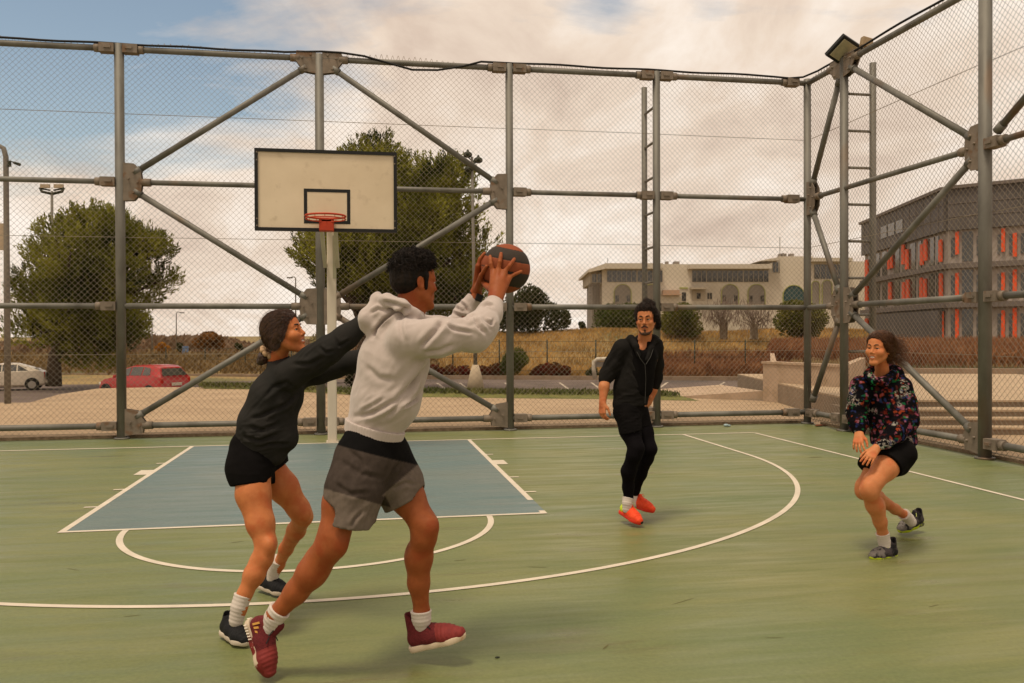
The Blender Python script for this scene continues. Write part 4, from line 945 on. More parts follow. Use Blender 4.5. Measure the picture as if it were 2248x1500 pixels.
# ================================================================ implicit surface modelling for figures
def A3(v): return np.array(v, float)
class SDF:
    """smooth union of tapered limbs and ellipsoids, meshed as one closed surface"""
    def __init__(s): s.ops = []
    def cone(s, a, b, ra, rb=None, k=.02, lat=None, sl=1.0, sub=False):
        s.ops.append(('c', A3(a), A3(b), ra, ra if rb is None else rb, k, None if lat is None else A3(lat)/np.linalg.norm(A3(lat)), sl, sub)); return s
    def ell(s, c, r, M=None, k=.02, sub=False):
        s.ops.append(('e', A3(c), A3(r), np.eye(3) if M is None else A3(M), k, sub)); return s
    def chain(s, pts, k=.02, lat=None, sl=1.0):
        for p, q in zip(pts[:-1], pts[1:]): s.cone(p[0], q[0], p[1], q[1], k, lat, sl)
        return s
    def bbox(s):
        lo = np.full(3, 1e9); hi = -lo
        for o in s.ops:
            if o[-1]: continue
            if o[0] == 'c': m = max(o[3], o[4])*max(1, o[7]); l = np.minimum(o[1], o[2])-m; h = np.maximum(o[1], o[2])+m
            else: m = o[2].max(); l = o[1]-m; h = o[1]+m
            lo = np.minimum(lo, l); hi = np.maximum(hi, h)
        return lo, hi
    def mesh(s, vox, clip=None):
        lo, hi = s.bbox(); lo = lo-3*vox; hi = hi+3*vox; n = np.ceil((hi-lo)/vox).astype(int)+1
        ax = [lo[i]+vox*np.arange(n[i]) for i in range(3)]; F = np.full(n, 1.0, np.float32)
        for o in s.ops:
            if o[0] == 'c': _, a, b, ra, rb, k, lat, sl, sub = o; m = max(ra, rb)*max(1, sl)+k+2*vox; l = np.minimum(a, b)-m; h = np.maximum(a, b)+m
            else: _, c, r, M, k, sub = o; m = r.max()+k+2*vox; l = c-m; h = c+m
            i0 = np.maximum(0, ((l-lo)/vox).astype(int)); i1 = np.minimum(n, ((h-lo)/vox).astype(int)+2)
            if (i1 <= i0).any(): continue
            sl_ = tuple(slice(i0[i], i1[i]) for i in range(3))
            X = ax[0][sl_[0]][:, None, None]; Y = ax[1][sl_[1]][None, :, None]; Z = ax[2][sl_[2]][None, None, :]
            if o[0] == 'c':
                px, py, pz = X-a[0], Y-a[1], Z-a[2]; d = b-a
                if lat is not None:
                    f = 1-1/sl; q = (px*lat[0]+py*lat[1]+pz*lat[2])*f; px, py, pz = px-q*lat[0], py-q*lat[1], pz-q*lat[2]; d = d-lat*(d@lat)*f
                t = np.clip((px*d[0]+py*d[1]+pz*d[2])/max(d@d, 1e-9), 0, 1)
                D = np.sqrt((px-t*d[0])**2+(py-t*d[1])**2+(pz-t*d[2])**2)-(ra+(rb-ra)*t)
            else:
                px, py, pz = X-c[0], Y-c[1], Z-c[2]; u = [(px*M[0, j]+py*M[1, j]+pz*M[2, j]) for j in range(3)]
                k0 = np.sqrt(sum((u[j]/r[j])**2 for j in range(3))); k1 = np.sqrt(sum((u[j]/r[j]**2)**2 for j in range(3)))+1e-9; D = k0*(k0-1)/k1
            G_ = F[sl_]
            if sub:
                D = -D; h_ = np.maximum(k-np.abs(G_-D), 0)/max(k, 1e-6); F[sl_] = np.maximum(G_, D)+h_*h_*k*.25
            else:
                h_ = np.maximum(k-np.abs(G_-D), 0)/max(k, 1e-6); F[sl_] = np.minimum(G_, D)-h_*h_*k*.25
        if clip is not None:
            X = ax[0][:, None, None]; Y = ax[1][None, :, None]; Z = ax[2][None, None, :]
            pd_ = lambda p, n_: ((X-p[0])*n_[0]+(Y-p[1])*n_[1]+(Z-p[2])*n_[2]).astype(np.float32)
            for c_ in clip:
                n_ = A3(c_[1])/np.linalg.norm(c_[1]); d1 = pd_(c_[0], n_)
                if len(c_) == 4: m_ = A3(c_[3])/np.linalg.norm(c_[3]); d1 = np.minimum(d1, pd_(c_[2], m_))
                F = np.maximum(F, d1)
        return surfnet(F, lo, vox)
def surfnet(F, lo, vox):
    ins = F < 0; nx, ny, nz = F.shape
    c = ins[:-1, :-1, :-1].astype(np.int8)
    cnt = np.zeros((nx-1, ny-1, nz-1), np.int8)
    for i in (0, 1):
        for j in (0, 1):
            for k in (0, 1): cnt += ins[i:nx-1+i, j:ny-1+j, k:nz-1+k]
    act = (cnt > 0) & (cnt < 8); idx = np.full(act.shape, -1, np.int64); I = np.argwhere(act); idx[act] = np.arange(len(I))
    P = np.zeros((len(I), 3)); Wt = np.zeros(len(I))
    co = [(i, j, k) for i in (0, 1) for j in (0, 1) for k in (0, 1)]
    for a in co:
        for ax_ in range(3):
            if a[ax_]: continue
            b = list(a); b[ax_] = 1
            fa = F[I[:, 0]+a[0], I[:, 1]+a[1], I[:, 2]+a[2]].astype(float); fb = F[I[:, 0]+b[0], I[:, 1]+b[1], I[:, 2]+b[2]].astype(float)
            m = (fa < 0) != (fb < 0); t = np.where(m, fa/np.where(m, fa-fb, 1), 0); q = np.repeat(A3(a)[None], len(I), 0); q[:, ax_] += t
            P[m] += q[m]; Wt[m] += 1
    V = lo+(I+P/np.maximum(Wt, 1)[:, None])*vox; Q = []
    for ax_ in range(3):
        o1, o2 = [(1, 2), (2, 0), (0, 1)][ax_]
        s0 = [slice(0, n_) for n_ in F.shape]; s1 = list(s0); s0[ax_] = slice(0, F.shape[ax_]-1); s1[ax_] = slice(1, F.shape[ax_])
        a = ins[tuple(s0)]; b = ins[tuple(s1)]; E = np.argwhere(a != b)
        ok = (E[:, o1] > 0) & (E[:, o2] > 0) & (E[:, o1] < F.shape[o1]-1) & (E[:, o2] < F.shape[o2]-1); E = E[ok]
        fl = a[E[:, 0], E[:, 1], E[:, 2]]
        def g(d1, d2): T = E.copy(); T[:, o1] -= d1; T[:, o2] -= d2; return idx[T[:, 0], T[:, 1], T[:, 2]]
        q = np.stack([g(1, 1), g(0, 1), g(0, 0), g(1, 0)], 1); q[~fl] = q[~fl][:, ::-1]; Q.append(q)
    return V, np.concatenate(Q)
def vnormals(V, F):
    n = np.cross(V[F[:, 2]]-V[F[:, 0]], V[F[:, 3]]-V[F[:, 1]]); N_ = np.zeros_like(V)
    for j in range(4): np.add.at(N_, F[:, j], n)
    return N_/(np.linalg.norm(N_, axis=1)[:, None]+1e-12)
_lat = np.random.default_rng(3).random((32, 32, 32))
def vn(P):
    """smooth value noise -1..1"""
    i = np.floor(P).astype(int); f = P-i; f = f*f*(3-2*f); r = 0
    for a in (0, 1):
        for b in (0, 1):
            for c in (0, 1):
                w = (f[:, 0] if a else 1-f[:, 0])*(f[:, 1] if b else 1-f[:, 1])*(f[:, 2] if c else 1-f[:, 2])
                r = r+w*_lat[(i[:, 0]+a) % 32, (i[:, 1]+b) % 32, (i[:, 2]+c) % 32]
    return r*2-1
def smooth(V, F, it=1, lam=.5):
    for _ in range(it):
        S_ = np.zeros_like(V); C_ = np.zeros(len(V))
        for j in range(4):
            for jj in ((j+1) % 4,):
                np.add.at(S_, F[:, j], V[F[:, jj]]); np.add.at(C_, F[:, j], 1); np.add.at(S_, F[:, jj], V[F[:, j]]); np.add.at(C_, F[:, jj], 1)
        V = V+lam*(S_/np.maximum(C_, 1)[:, None]-V)
    return V
def folds(V, F, dirs, amp, seed=0.0):
    """cloth folds: dirs = list of (centre, radius, fold direction, spacing, weight)"""
    N_ = vnormals(V, F); D = np.zeros(len(V))
    for c, rad, fd, sp_, w in dirs:
        fd = A3(fd)/np.linalg.norm(fd); q = V-A3(c); fall = np.exp(-(np.linalg.norm(q, axis=1)/rad)**2)
        al = q@fd; pr = q-al[:, None]*fd
        n = vn(pr/sp_+al[:, None]*fd/(sp_*5)+seed+7.3); n = (1-2*np.abs(n))
        D += w*fall*n
    return V+N_*(D*amp)[:, None]
def creases(V, F, lines, D, towards=-1):
    """press modelled folds into the cloth: polylines of points on the garment, (points, width m, depth m)"""
    N_ = vnormals(V, F); vx = (V-A3(CAM)); dep = vx@vAF; X = vx@vAX/dep*FPX+1124; Y = 750-vx@vAU/dep*FPX; out = np.zeros(len(V))
    facing = np.clip(-(N_@nrm(vAF))*1.6+.1, 0, 1) if towards < 0 else np.ones(len(V))
    for L_, w, a in lines:
        d = np.full(len(V), 1e9); sg = np.zeros(len(V)); tt = np.zeros(len(V)); n = len(L_)-1
        for i in range(n):
            p = A3(L_[i]); q = A3(L_[i+1]); ab = q-p; t = np.clip(((X-p[0])*ab[0]+(Y-p[1])*ab[1])/(ab@ab), 0, 1); ex = X-p[0]-t*ab[0]; ey = Y-p[1]-t*ab[1]; dd = np.hypot(ex, ey)
            c = (ex*ab[1]-ey*ab[0]); m = dd < d; d[m] = dd[m]; sg[m] = np.sign(c[m]); tt[m] = (i+t[m])/n
        u = d*dep/FPX/w*sg; env = np.clip(np.sin(np.clip(tt, .02, .98)*math.pi)*1.6, 0, 1)
        out += env*facing*a*(-np.exp(-(u*1.3)**2)+.75*np.exp(-((u-1.5)/1.0)**2)+.35*np.exp(-((u+1.7)/1.1)**2))
    return V+N_*out[:, None]
def put(name, VF, mats, parent, mi=None, col=None):
    V, F = VF; return npmesh(name, V, F, mats, parent, smooth=True, mi=mi, col=col)
def tonemat(name, rough=.95, spec=.06, bump=.12, sheen=.0, var=.25):
    """cloth dyed in several colours, stored on the mesh itself"""
    m = bpy.data.materials.new(name); m.use_nodes = True; t = m.node_tree; b = t.nodes['Principled BSDF']; b.inputs['Roughness'].default_value = rough; b.inputs['Specular IOR Level'].default_value = spec; b.inputs['Sheen Weight'].default_value = sheen
    a = N('ShaderNodeAttribute', t, attribute_name='tone'); tc_ = N('ShaderNodeTexCoord', t); nz = N('ShaderNodeTexNoise', t, Scale=40.0, Detail=5.0); L(tc_.outputs['Object'], nz.inputs[0], t)
    mr = N('ShaderNodeMapRange', t); L(nz.outputs[0], mr.inputs[0], t); mr.inputs[1].default_value = .3; mr.inputs[2].default_value = .7; mr.inputs[3].default_value = 1-var; mr.inputs[4].default_value = 1.0
    mx_ = N('ShaderNodeMix', t, data_type='RGBA', blend_type='MULTIPLY'); mx_.inputs[0].default_value = 1; L(a.outputs[0], mx_.inputs[6], t); L(mr.outputs[0], mx_.inputs[7], t); L(mx_.outputs[2], b.inputs['Base Color'], t)
    n2_ = N('ShaderNodeTexNoise', t, Scale=350.0); L(tc_.outputs['Object'], n2_.inputs[0], t); bp_ = N('ShaderNodeBump', t, Strength=bump); bp_.inputs['Distance'].default_value = .004; L(n2_.outputs[0], bp_.inputs['Height'], t); L(bp_.outputs[0], b.inputs['Normal'], t)
    return m
def sstep(x, w=.003): t = np.clip(x/w*.5+.5, 0, 1); return t*t*(3-2*t)
def cmix(c, c2, t): return c*(1-t[:, None])+A3(c2)*t[:, None]

def facec(VF): return VF[0][VF[1]].mean(1)
def P_(px, py, D): return A3(at(px, py, D))
def ch(L): return [(P_(a, b, c), r) for a, b, c, r in L]
vAX, vAU, vAF = A3(AX), A3(AU), A3(AF); UPZ = A3((0, 0, 1))
def nrm(v): v = A3(v); return v/np.linalg.norm(v)

def skinmat(name, c, c2):
    return mat(name, c, c2, 22, rough=.50, rough2=.62, spec=.20, sss=.10, c3=tuple(v*w for v, w in zip(c2, (1.0, .82, .78))), s3=9, bump=.06, bscale=160)
def clothmat(name, c, c2=None, rough=.97, bump=.12, bs=400, sheen=.0):
    return mat(name, c, c2 or tuple(v*.86 for v in c), 9, rough=rough, bump=bump, bscale=bs, sheen=sheen, spec=.06)
m_eye = mat('eye_white', (.50, .44, .38), rough=.25); m_iris = mat('dark_iris', (.018, .010, .006), rough=.12); m_teeth = mat('teeth', (.70, .62, .52), rough=.25)
m_lip = mat('lip', (.38, .105, .058), (.33, .09, .05), 30, rough=.45)
m_hairblk = mat('black_hair', (.005, .0035, .003), (.014, .008, .005), 60, (1, 1, .4), .6, spec=.15)
m_hairbrn = mat('dark_brown_hair', (.020, .008, .005), (.040, .017, .009), 70, (1, 1, .4), .5, spec=.4)
m_hairlt = mat('auburn_hair', (.055, .022, .010), (.13, .055, .022), 60, (1, 1, .4), .5, spec=.4)
m_sock = clothmat('white_sock', (.62, .55, .49)); m_blackc = clothmat('black_cloth', (.0045, .004, .004), (.007, .006, .006))

class Head:
    """face, ears, neck in local axes: x lateral (left of the person +), y forward, z up. Origin between the eyes' depth centre of the skull"""
    def __init__(s, c, fwd, up, sc=1.0):
        s.c = A3(c); y = nrm(fwd); z = A3(up); z = nrm(z-y*(z@y)); x = np.cross(z, y)*-1; x = np.cross(y, z); s.M = np.stack([x, y, z], 1); s.s = sc
    def w(s, x, y, z): return s.c+s.M@(A3((x, y, z))*s.s)
    def add(s, S, female=False, smile=0.0, nose=1.0, turn=None, narrow=1.0):
        q = s.s; W_ = s.w; M = s.M; n_ = narrow
        S.ell(W_(0, -.012, .040), A3((.075*n_, .094, .082))*q, M, k=.02)
        S.ell(W_(0, .030, -.030), A3(((.056 if female else .060)*n_, .058, .080 if female else .082))*q, M, k=.03)
        S.ell(W_(0, .055, .045), A3((.052, .030, .040))*q, M, k=.03)
        jw = .82 if female else 1.0
        for sx in (-1, 1):
            S.cone(W_(sx*.057*jw*n_, -.002, -.050), W_(sx*.020*jw, .066, -.106), .017*q, .016*q, k=.03)
            S.ell(W_(sx*.040, .058, -.026), A3((.024, .024, .022))*q, M, k=.02)
            S.cone(W_(sx*.014, .087-.003*female, .021), W_(sx*.046, .072-.002*female, .019), .0075*q if female else .0085*q, .0075*q, k=.018)
            if smile: S.ell(W_(sx*.036, .066, -.032), A3((.024, .017, .020))*q, M, k=.035)
        S.ell(W_(0, .070, -.109), A3((.021, .018, .015))*q, M, k=.02)
        S.ell(W_(0, .078, -.066), A3((.026, .012, .020))*q, M, k=.018)
        for sx in (-1, 1): S.ell(W_(sx*.031, .098, .001), A3((.018, .0165 if female else .018, .011))*q, M, k=.016, sub=True)
        S.cone(W_(0, .086, .012), W_(0, .1045+.012*(nose-1), -.029), .0070*q, .0098*q*nose, k=.010)
        for sx in (-1, 1): S.ell(W_(sx*.0115, .094, -.035), A3((.0065, .009, .006))*q, M, k=.006)
        for sx in (-1, 1):                                   # lids
            S.cone(W_(sx*.018, .085, .0050), W_(sx*.031, .0885, .0088), .0036*q, .0044*q, k=.005); S.cone(W_(sx*.031, .0885, .0088), W_(sx*.045, .079, .0050), .0044*q, .0034*q, k=.005)
            S.cone(W_(sx*.019, .084, -.0070), W_(sx*.032, .086, -.0092), .003*q, .0038*q, k=.005); S.cone(W_(sx*.032, .086, -.0092), W_(sx*.044, .078, -.0062), .0038*q, .003*q, k=.005)
        cz = .007*smile; ww = .019+.008*smile; g = .0045*smile
        for sx in (-1, 1):
            S.cone(W_(0, .0945, -.0605+g*.5), W_(sx*ww, .083, -.0655+cz), .0040*q, .0022*q, k=.004)
            S.cone(W_(0, .0935, -.0735-g), W_(sx*ww, .082, -.0675+cz), .0050*q, .0022*q, k=.004)
        if smile: S.ell(W_(0, .094, -.0662), A3((.020, .011, .0034+g*.5))*q, M, k=.003, sub=True)
        for sx in (-1, 1):                                   # ears
            ex = .077*n_; e0 = M@np.array([[1, 0, 0], [0, 1, -.15], [0, .15, 1]])
            S.ell(W_(sx*ex, -.012, -.004), A3((.008, .018, .031))*q, e0, k=.008)
            S.ell(W_(sx*(ex+.007), -.007, .0), A3((.006, .0105, .020))*q, e0, k=.004, sub=True)
            S.ell(W_(sx*(ex-.004), -.004, -.030), A3((.006, .009, .010))*q, M, k=.006)
        return S
    def local(s, P): return ((P-s.c)@s.M)/s.s
    def lipfaces(s, VF, smile=0.0):
        p = s.local(facec(VF)); x = np.abs(p[:, 0]); cz = .007*smile; ww = .019+.008*smile
        zc = -.067+cz*(x/ww)**2; hh = (.0078+.0035*smile)*np.sqrt(np.clip(1-(x/(ww-.001))**2, 0, 1))
        return ((np.abs(p[:, 2]-zc) < hh) & (p[:, 1] > .079) & (x < ww-.001)).astype(int)
    def eyes(s, parent, look=(0, 1, 0), smile=0.0, brow=1.0, hair=None):
        q = s.s; b = MB(); bi = MB(); rot = Matrix(s.M.tolist())
        for sx in (-1, 1):
            c = s.w(sx*.0315, .0740, .0); b.ball(c, .0132*q, 10)
            lk = nrm(s.M@nrm(look)); bi.ball(A3(c)+lk*.0074*q, .0078*q, 8)
        e = b.build('eye', m_eye, parent); bi.build('iris', m_iris, e)
        b = MB()
        for sx in (-1, 1): b.path([s.w(sx*.013, .0955, .0215), s.w(sx*.024, .0955, .0285), s.w(sx*.037, .0885, .0295), s.w(sx*.049, .0745, .0225)], [.0026*q*brow, .0036*q*brow, .0032*q*brow, .001*q], 6)
        b.build('eyebrow', hair or m_hairblk, parent)
        b = MB()
        for sx in (-1, 1): b.path([s.w(sx*.019, .0865, .0035), s.w(sx*.031, .0915, .0060), s.w(sx*.045, .0815, .0035)], .0016*q, 4)
        b.build('eyelash', m_hairblk, parent)
        if smile: MB().ball(s.w(0, .0835, -.0650), .0125*q, 8, (1.75, .80, .52+.1*smile), rot=rot).build('teeth', m_teeth, parent)
def tufts(pts, dirs, ln, r, curl, mat_, name, parent, n=4, segs=5):
    """hair strands as thin tapering tubes"""
    b = MB()
    for p, d in zip(pts, dirs):
        d = nrm(d); l = ln*random.uniform(.6, 1.2); w = nrm(np.cross(d, rng.normal(size=3))); u = np.cross(d, w); ph = random.random()*6; P = []
        for i in range(segs+1):
            t = i/segs; a = ph+t*curl*6; P.append(p+d*l*t+(w*math.cos(a)+u*math.sin(a))*l*.22*curl*t-UPZ*l*.25*t*t)
        b.path(P, [r*(1-.7*i/segs) for i in range(segs+1)], n, cap=False)
    return b.build(name, mat_, parent)

from mathutils.kdtree import KDTree
def comb(V, N_, head, field, n, ln, r, mat_, name, parent, mask=None, steps=8, lift=.0015, wav=.15, stray=.06):
    """strands laid over the hair, each following the combing direction"""
    kd = KDTree(len(V)); [kd.insert(v, i) for i, v in enumerate(V.tolist())]; kd.balance(); cand = np.arange(len(V)) if mask is None else np.where(mask)[0]
    b = MB(); loc = head.local(V)
    for i0 in rng.choice(cand, n):
        p = V[i0].copy(); i = i0; P = []; l = ln*random.uniform(.5, 1.15)/steps; lf = lift*random.uniform(.2, 2.2); j_ = rng.normal(size=3)*wav; st = random.random() < stray
        for k in range(steps+1):
            nn_ = N_[i]; P.append(p+nn_*(lf+(.0035*k/steps*3 if st else 0))); d = head.M@A3(field(loc[i])); d = d+j_*(.5+k/steps); d = nrm(d-nn_*(d@nn_)); q = p+d*l; _, i, _d = kd.find(q.tolist())
            p = q*.35+V[i]*.65 if not st else q
        b.path(P, [r*(1-.75*k/steps) for k in range(steps+1)], 3, cap=False)
    return b.build(name, mat_, parent)
def hand(S, wrist, fdir, pnorm, side=1, curl=.4, spread=.12, L=.185, thumb_out=.6, tips=None, wr=.027):
    """palm, four jointed fingers of different lengths and a thumb leaving the side of the palm"""
    f = nrm(fdir); n = A3(pnorm); n = nrm(n-f*(n@f)); t = np.cross(f, n)*side; s = L/.185; W_ = A3(wrist)
    base = [(.030, .088, .0095), (.010, .092, .010), (-.011, .088, .0095), (-.030, .080, .0085)]; ln = [.070, .078, .072, .056]
    for i, (lx, fy, r) in enumerate(base):
        kn = W_+(t*lx+f*fy)*s; S.cone(W_+t*lx*.6*s+f*.008*s, kn, .0145*s, (.0125 if i < 3 else .0115)*s, k=.012)
        a = (1.5-i)*spread; d = nrm(f+t*a); p = kn; c = 0
        for j, fr in enumerate((.45, .30, .25)):
            c += curl*(.55, .75, .5)[j]*(1+.08*i); dd = d*math.cos(c)+n*math.sin(c); q = p+dd*ln[i]*fr*s*1.0; S.cone(p, q, r*(1-.08*j)*s, r*(1-.08*(j+1))*s, k=.003); p = q
    S.cone(W_-f*.02*s, W_+f*.03*s, wr*.82*s, .020*s, k=.015, lat=t, sl=1.25)
    tb = W_+(t*.026+f*.028)*s+n*.006*s; d0 = nrm(t*.75+f*.75*(1)+n*.35); m_ = tb+d0*.034*s; d1 = nrm(f+t*thumb_out*.5+n*.4); q = m_+d1*.032*s; e = q+nrm(f*.9+n*.45)*.027*s
    S.cone(W_+t*.012*s+f*.01*s, m_, .015*s, .0125*s, k=.012); S.cone(m_, q, .0108*s, .0098*s, k=.004); S.cone(q, e, .0098*s, .0080*s, k=.003)

def shoe(parent, ank, heel, toe, up, upper_m, sole_m, lace_m, size=.30, collar=.10, accent=None, accent_m=None, mat_fn=None, label=None, wid=1.0):
    """sports shoe in the frame heel->toe; returns the upper"""
    heel = A3(heel); toe = A3(toe); y = nrm(toe-heel); z = A3(up); z = nrm(z-y*(z@y)); x = np.cross(y, z); M = np.stack([x, y, z], 1); q = size/.30
    w = lambda a, b, c: heel+M@(A3((a*wid, b, c))*q)
    S = SDF()
    S.cone(w(0, .048, .052), w(0, .12, .052), .036*q, .039*q, k=.02); S.cone(w(0, .12, .050), w(.002, .20, .040), .040*q, .040*q, k=.03, lat=x, sl=1.12); S.cone(w(.002, .20, .038), w(0, .255, .032), .038*q, .027*q, k=.03, lat=x, sl=1.25)
    S.cone(w(0, .056, .06), w(0, .066, .06+collar), .037*q, .035*q, k=.02, lat=y, sl=1.1); S.cone(w(0, .09, .085), w(0, .17, .062), .030*q, .026*q, k=.03)
    S.cone(w(0, .066, .035+collar), w(0, .070, .12+collar), .0315*q, .033*q, k=.006, sub=True)
    S.cone(w(0, .118, .080), w(0, .100, .056+collar), .022*q, .017*q, k=.008)
    VF = S.mesh(.0042, clip=[(w(0, 0, .014), -z)]); V, F = VF; N_ = vnormals(V, F)
    pl = ((V-heel)@M)/q; V = V+N_*(.0011*np.sin(pl[:, 1]*330)*(pl[:, 1] > .17)*(pl[:, 2] > .04))[:, None]
    mats = [upper_m]+([accent_m] if accent_m else []); mi = None
    if accent is not None: c = ((facec((V, F))-heel)@M)/q; mi = accent(c).astype(int)
    o = put('shoe', (V, F), mats, parent, mi)
    if label: o['label'] = label
    S = SDF()
    S.cone(w(0, .040, .018), w(0, .13, .020), .037*q, .036*q, k=.02); S.cone(w(0, .13, .020), w(.003, .205, .020), .036*q, .044*q, k=.03); S.cone(w(.003, .205, .020), w(0, .252, .024), .044*q, .030*q, k=.03)
    VF = S.mesh(.004, clip=[(w(0, 0, .030), z*1.0+y*0), (w(0, 0, .0), -z)]); put('sole', VF, sole_m, o)
    b = MB()
    for i in range(5):
        yy = .105+.022*i; zz = .105-.011*i+.004; b.path([w(-.026, yy, zz-.016), w(0, yy+.006, zz), w(.026, yy, zz-.016)], .0030*q, 5); b.path([w(-.026, yy, zz-.016), w(0, yy+.014, zz+.001), w(.026, yy+.02, zz-.022)], .0026*q, 5)
    for sx in (-1, 1): b.path([w(0, .10, .112), w(sx*.022, .105, .132), w(sx*.036, .118, .112), w(sx*.012, .112, .106), w(sx*.040, .145, .090)], .0027*q, 5)
    b.build('lace', lace_m, o)
    return o, w
def sock(parent, pts, label=None, r0=1.0):
    """ribbed sock with a clean top edge"""
    S = SDF(); a, b = A3(pts[0][0]), A3(pts[1][0]); d = nrm(b-a); pts = [(p, r+.0055) for p, r in pts]; r_ = pts[0][1]
    S.cone(a-d*.012, a, r_, r_, k=.002); S.chain([(A3(p), r) for p, r in pts], k=.006); V, F = S.mesh(.0042, clip=[(a, -d)]); N_ = vnormals(V, F)
    V = V+N_*(.0007*np.sin((V-a)@d*330))[:, None]; return put('sock', (V, F), m_sock, parent)
# ================================================================ PERSON A : man with the ball
skinA = skinmat('tan_skin', (.315, .088, .026), (.26, .070, .020)); m_hood = mat('pale_grey_fleece', (.475, .405, .37), (.425, .36, .325), 14, rough=.95, bump=.12, bscale=420, sheen=.3, spec=.1)
gpos = P_(760, 1465, 3.97); gpos[2] = 0
pa = empty('person', tuple(gpos), 'man in pale grey hoodie and two tone shorts running, both hands holding the basketball', 'person')
fA = nrm(vAX*math.cos(R(25))+vAF*math.sin(R(25))); latA = nrm(np.cross(fA, UPZ))      # towards the viewer
hA = Head(P_(911, 621, 3.97), nrm(vAX*math.cos(R(34))+vAF*math.sin(R(34))+UPZ*.03), nrm(UPZ+fA*.02), 1.0)
S = SDF(); hA.add(S); S.cone(hA.w(0, -.020, -.045), P_(888, 705, 3.97), .056, .062, k=.03); S.cone(hA.w(0, .028, -.09), P_(915, 700, 3.97), .030, .03, k=.03)
VF = S.mesh(.0038); Vh, Fh = VF; mih = hA.lipfaces(VF)
# legs and hips
S = SDF()
S.chain(ch([(782, 1015, 3.93, .100), (752, 1105, 3.86, .086), (733, 1175, 3.82, .066), (722, 1203, 3.82, .062), (684, 1258, 3.85, .064), (650, 1300, 3.87, .050), (603, 1352, 3.89, .036), (588, 1375, 3.90, .030)]), k=.03)
S.ell(P_(700, 1232, 3.86), (.058, .05, .075), k=.03); S.ell(P_(742, 1198, 3.79), (.040, .036, .048), k=.03)
S.chain(ch([(850, 1015, 4.06, .096), (893, 1090, 4.03, .080), (930, 1150, 3.99, .059), (931, 1178, 3.99, .055), (920, 1225, 4.03, .060), (919, 1280, 4.05, .048), (926, 1345, 4.07, .034), (928, 1372, 4.07, .030)]), k=.03)
S.ell(P_(945, 1158, 3.96), (.036, .034, .046), k=.03); S.ell(P_(910, 1222, 4.06), (.04, .045, .085), k=.03)
S.cone(P_(802, 990, 3.95), P_(836, 990, 4.05), .10, .10, k=.04)
# torso core inside the clothes, continuous with legs, arms and neck
S.cone(P_(818, 980, 4.0), P_(860, 850, 4.0), .085, .10, k=.05, lat=latA, sl=1.2); S.cone(P_(860, 850, 4.0), P_(884, 740, 3.98), .11, .10, k=.05, lat=latA, sl=1.3); S.cone(P_(884, 740, 3.98), P_(888, 705, 3.97), .075, .062, k=.05)
rs, re_, rw = P_(893, 742, 3.82), P_(1052, 738, 3.86), P_(1087, 655, 4.04)
ls, le_, lw = P_(915, 725, 4.16), P_(1000, 735, 4.30), P_(1047, 645, 4.30)
S.chain([(rs, .055), (re_, .040), (rw, .027)], k=.02); S.chain([(ls, .055), (le_, .040), (lw, .027)], k=.02)
Vb, Fb = S.mesh(.0075)
# hands on the ball
BC = P_(1110, 590, 4.22); BR = .1205
def onball(px, py, lift=.008, sgn=-1):
    r = nrm(A3(at(px, py, 1))-A3(CAM)); oc = A3(CAM)-BC; b_ = oc@r; c_ = oc@oc-(BR+lift)**2; h_ = b_*b_-c_
    if h_ > 0: return A3(CAM)+r*(-b_+sgn*math.sqrt(h_))
    p = A3(CAM)+r*(-b_); return BC+nrm(p-BC)*(BR+lift)
S = SDF(); wv = P_(1088, 655, 4.03)
kn = [onball(1082, 597, .016), onball(1094, 593, .017), onball(1108, 597, .016), onball(1118, 609, .015)]
mid = [onball(1078, 580, .017), onball(1097, 575, .018), onball(1118, 584, .016), onball(1131, 602, .014)]
md2 = [onball(1077, 571, .012), onball(1099, 565, .013), onball(1124, 576, .012), onball(1138, 599, .011)]
tip = [onball(1076, 563, .007), onball(1100, 557, .007), onball(1129, 569, .007), onball(1144, 596, .007)]
fr = [.0098, .0100, .0096, .0086]
for i in range(4):
    S.cone(wv+nrm(vAX)*(-.012+.008*i), kn[i], .019, .0145, k=.014)
    S.cone(kn[i], mid[i], fr[i]+.0008, fr[i], k=.004); S.cone(mid[i], md2[i], fr[i], fr[i]*.93, k=.002); S.cone(md2[i], tip[i], fr[i]*.93, fr[i]*.82, k=.002)
t0, t1, t2, t3 = P_(1080, 636, 4.07), onball(1066, 626, .015), onball(1057, 617, .012), onball(1049, 609, .008)
S.cone(t0, t1, .019, .0145, k=.012); S.cone(t1, t2, .0118, .0105, k=.004); S.cone(t2, t3, .0105, .0085, k=.003)
S.cone(P_(1089, 672, 4.0), wv, .027, .024, k=.02); S.cone(wv, P_(1096, 622, 4.075), .025, .026, k=.02, lat=vAX, sl=1.2)
V1, F1 = S.mesh(.0028)
S = SDF(); wl = P_(1044, 645, 4.31)
kn2 = [BC+nrm(A3(v)[0]*vAX+A3(v)[1]*UPZ+A3(v)[2]*vAF)*(BR+.015) for v in ((-1, .10, .0), (-.98, .02, .28), (-.90, -.10, .5), (-.8, -.25, .6))]
for i, v in enumerate(((-.93, .55, .0), (-.8, .62, .42), (-.62, .5, .75), (-.5, .2, .95))):
    a = kn2[i]; m1 = BC+nrm(v[0]*vAX+v[1]*.62*UPZ+v[2]*.85*vAF)*(BR+.014); e = BC+nrm(v[0]*.86*vAX+v[1]*1.05*UPZ+v[2]*vAF)*(BR+.007)
    S.cone(wl, a, .019, .0140, k=.014); S.cone(a, m1, .0100, .0095, k=.004); S.cone(m1, e, .0095, .0080, k=.003)
tt = BC+nrm(-.9*vAX-.28*UPZ-.38*vAF)*(BR+.012); te = BC+nrm(-.72*vAX+.02*UPZ-.72*vAF)*(BR+.008)
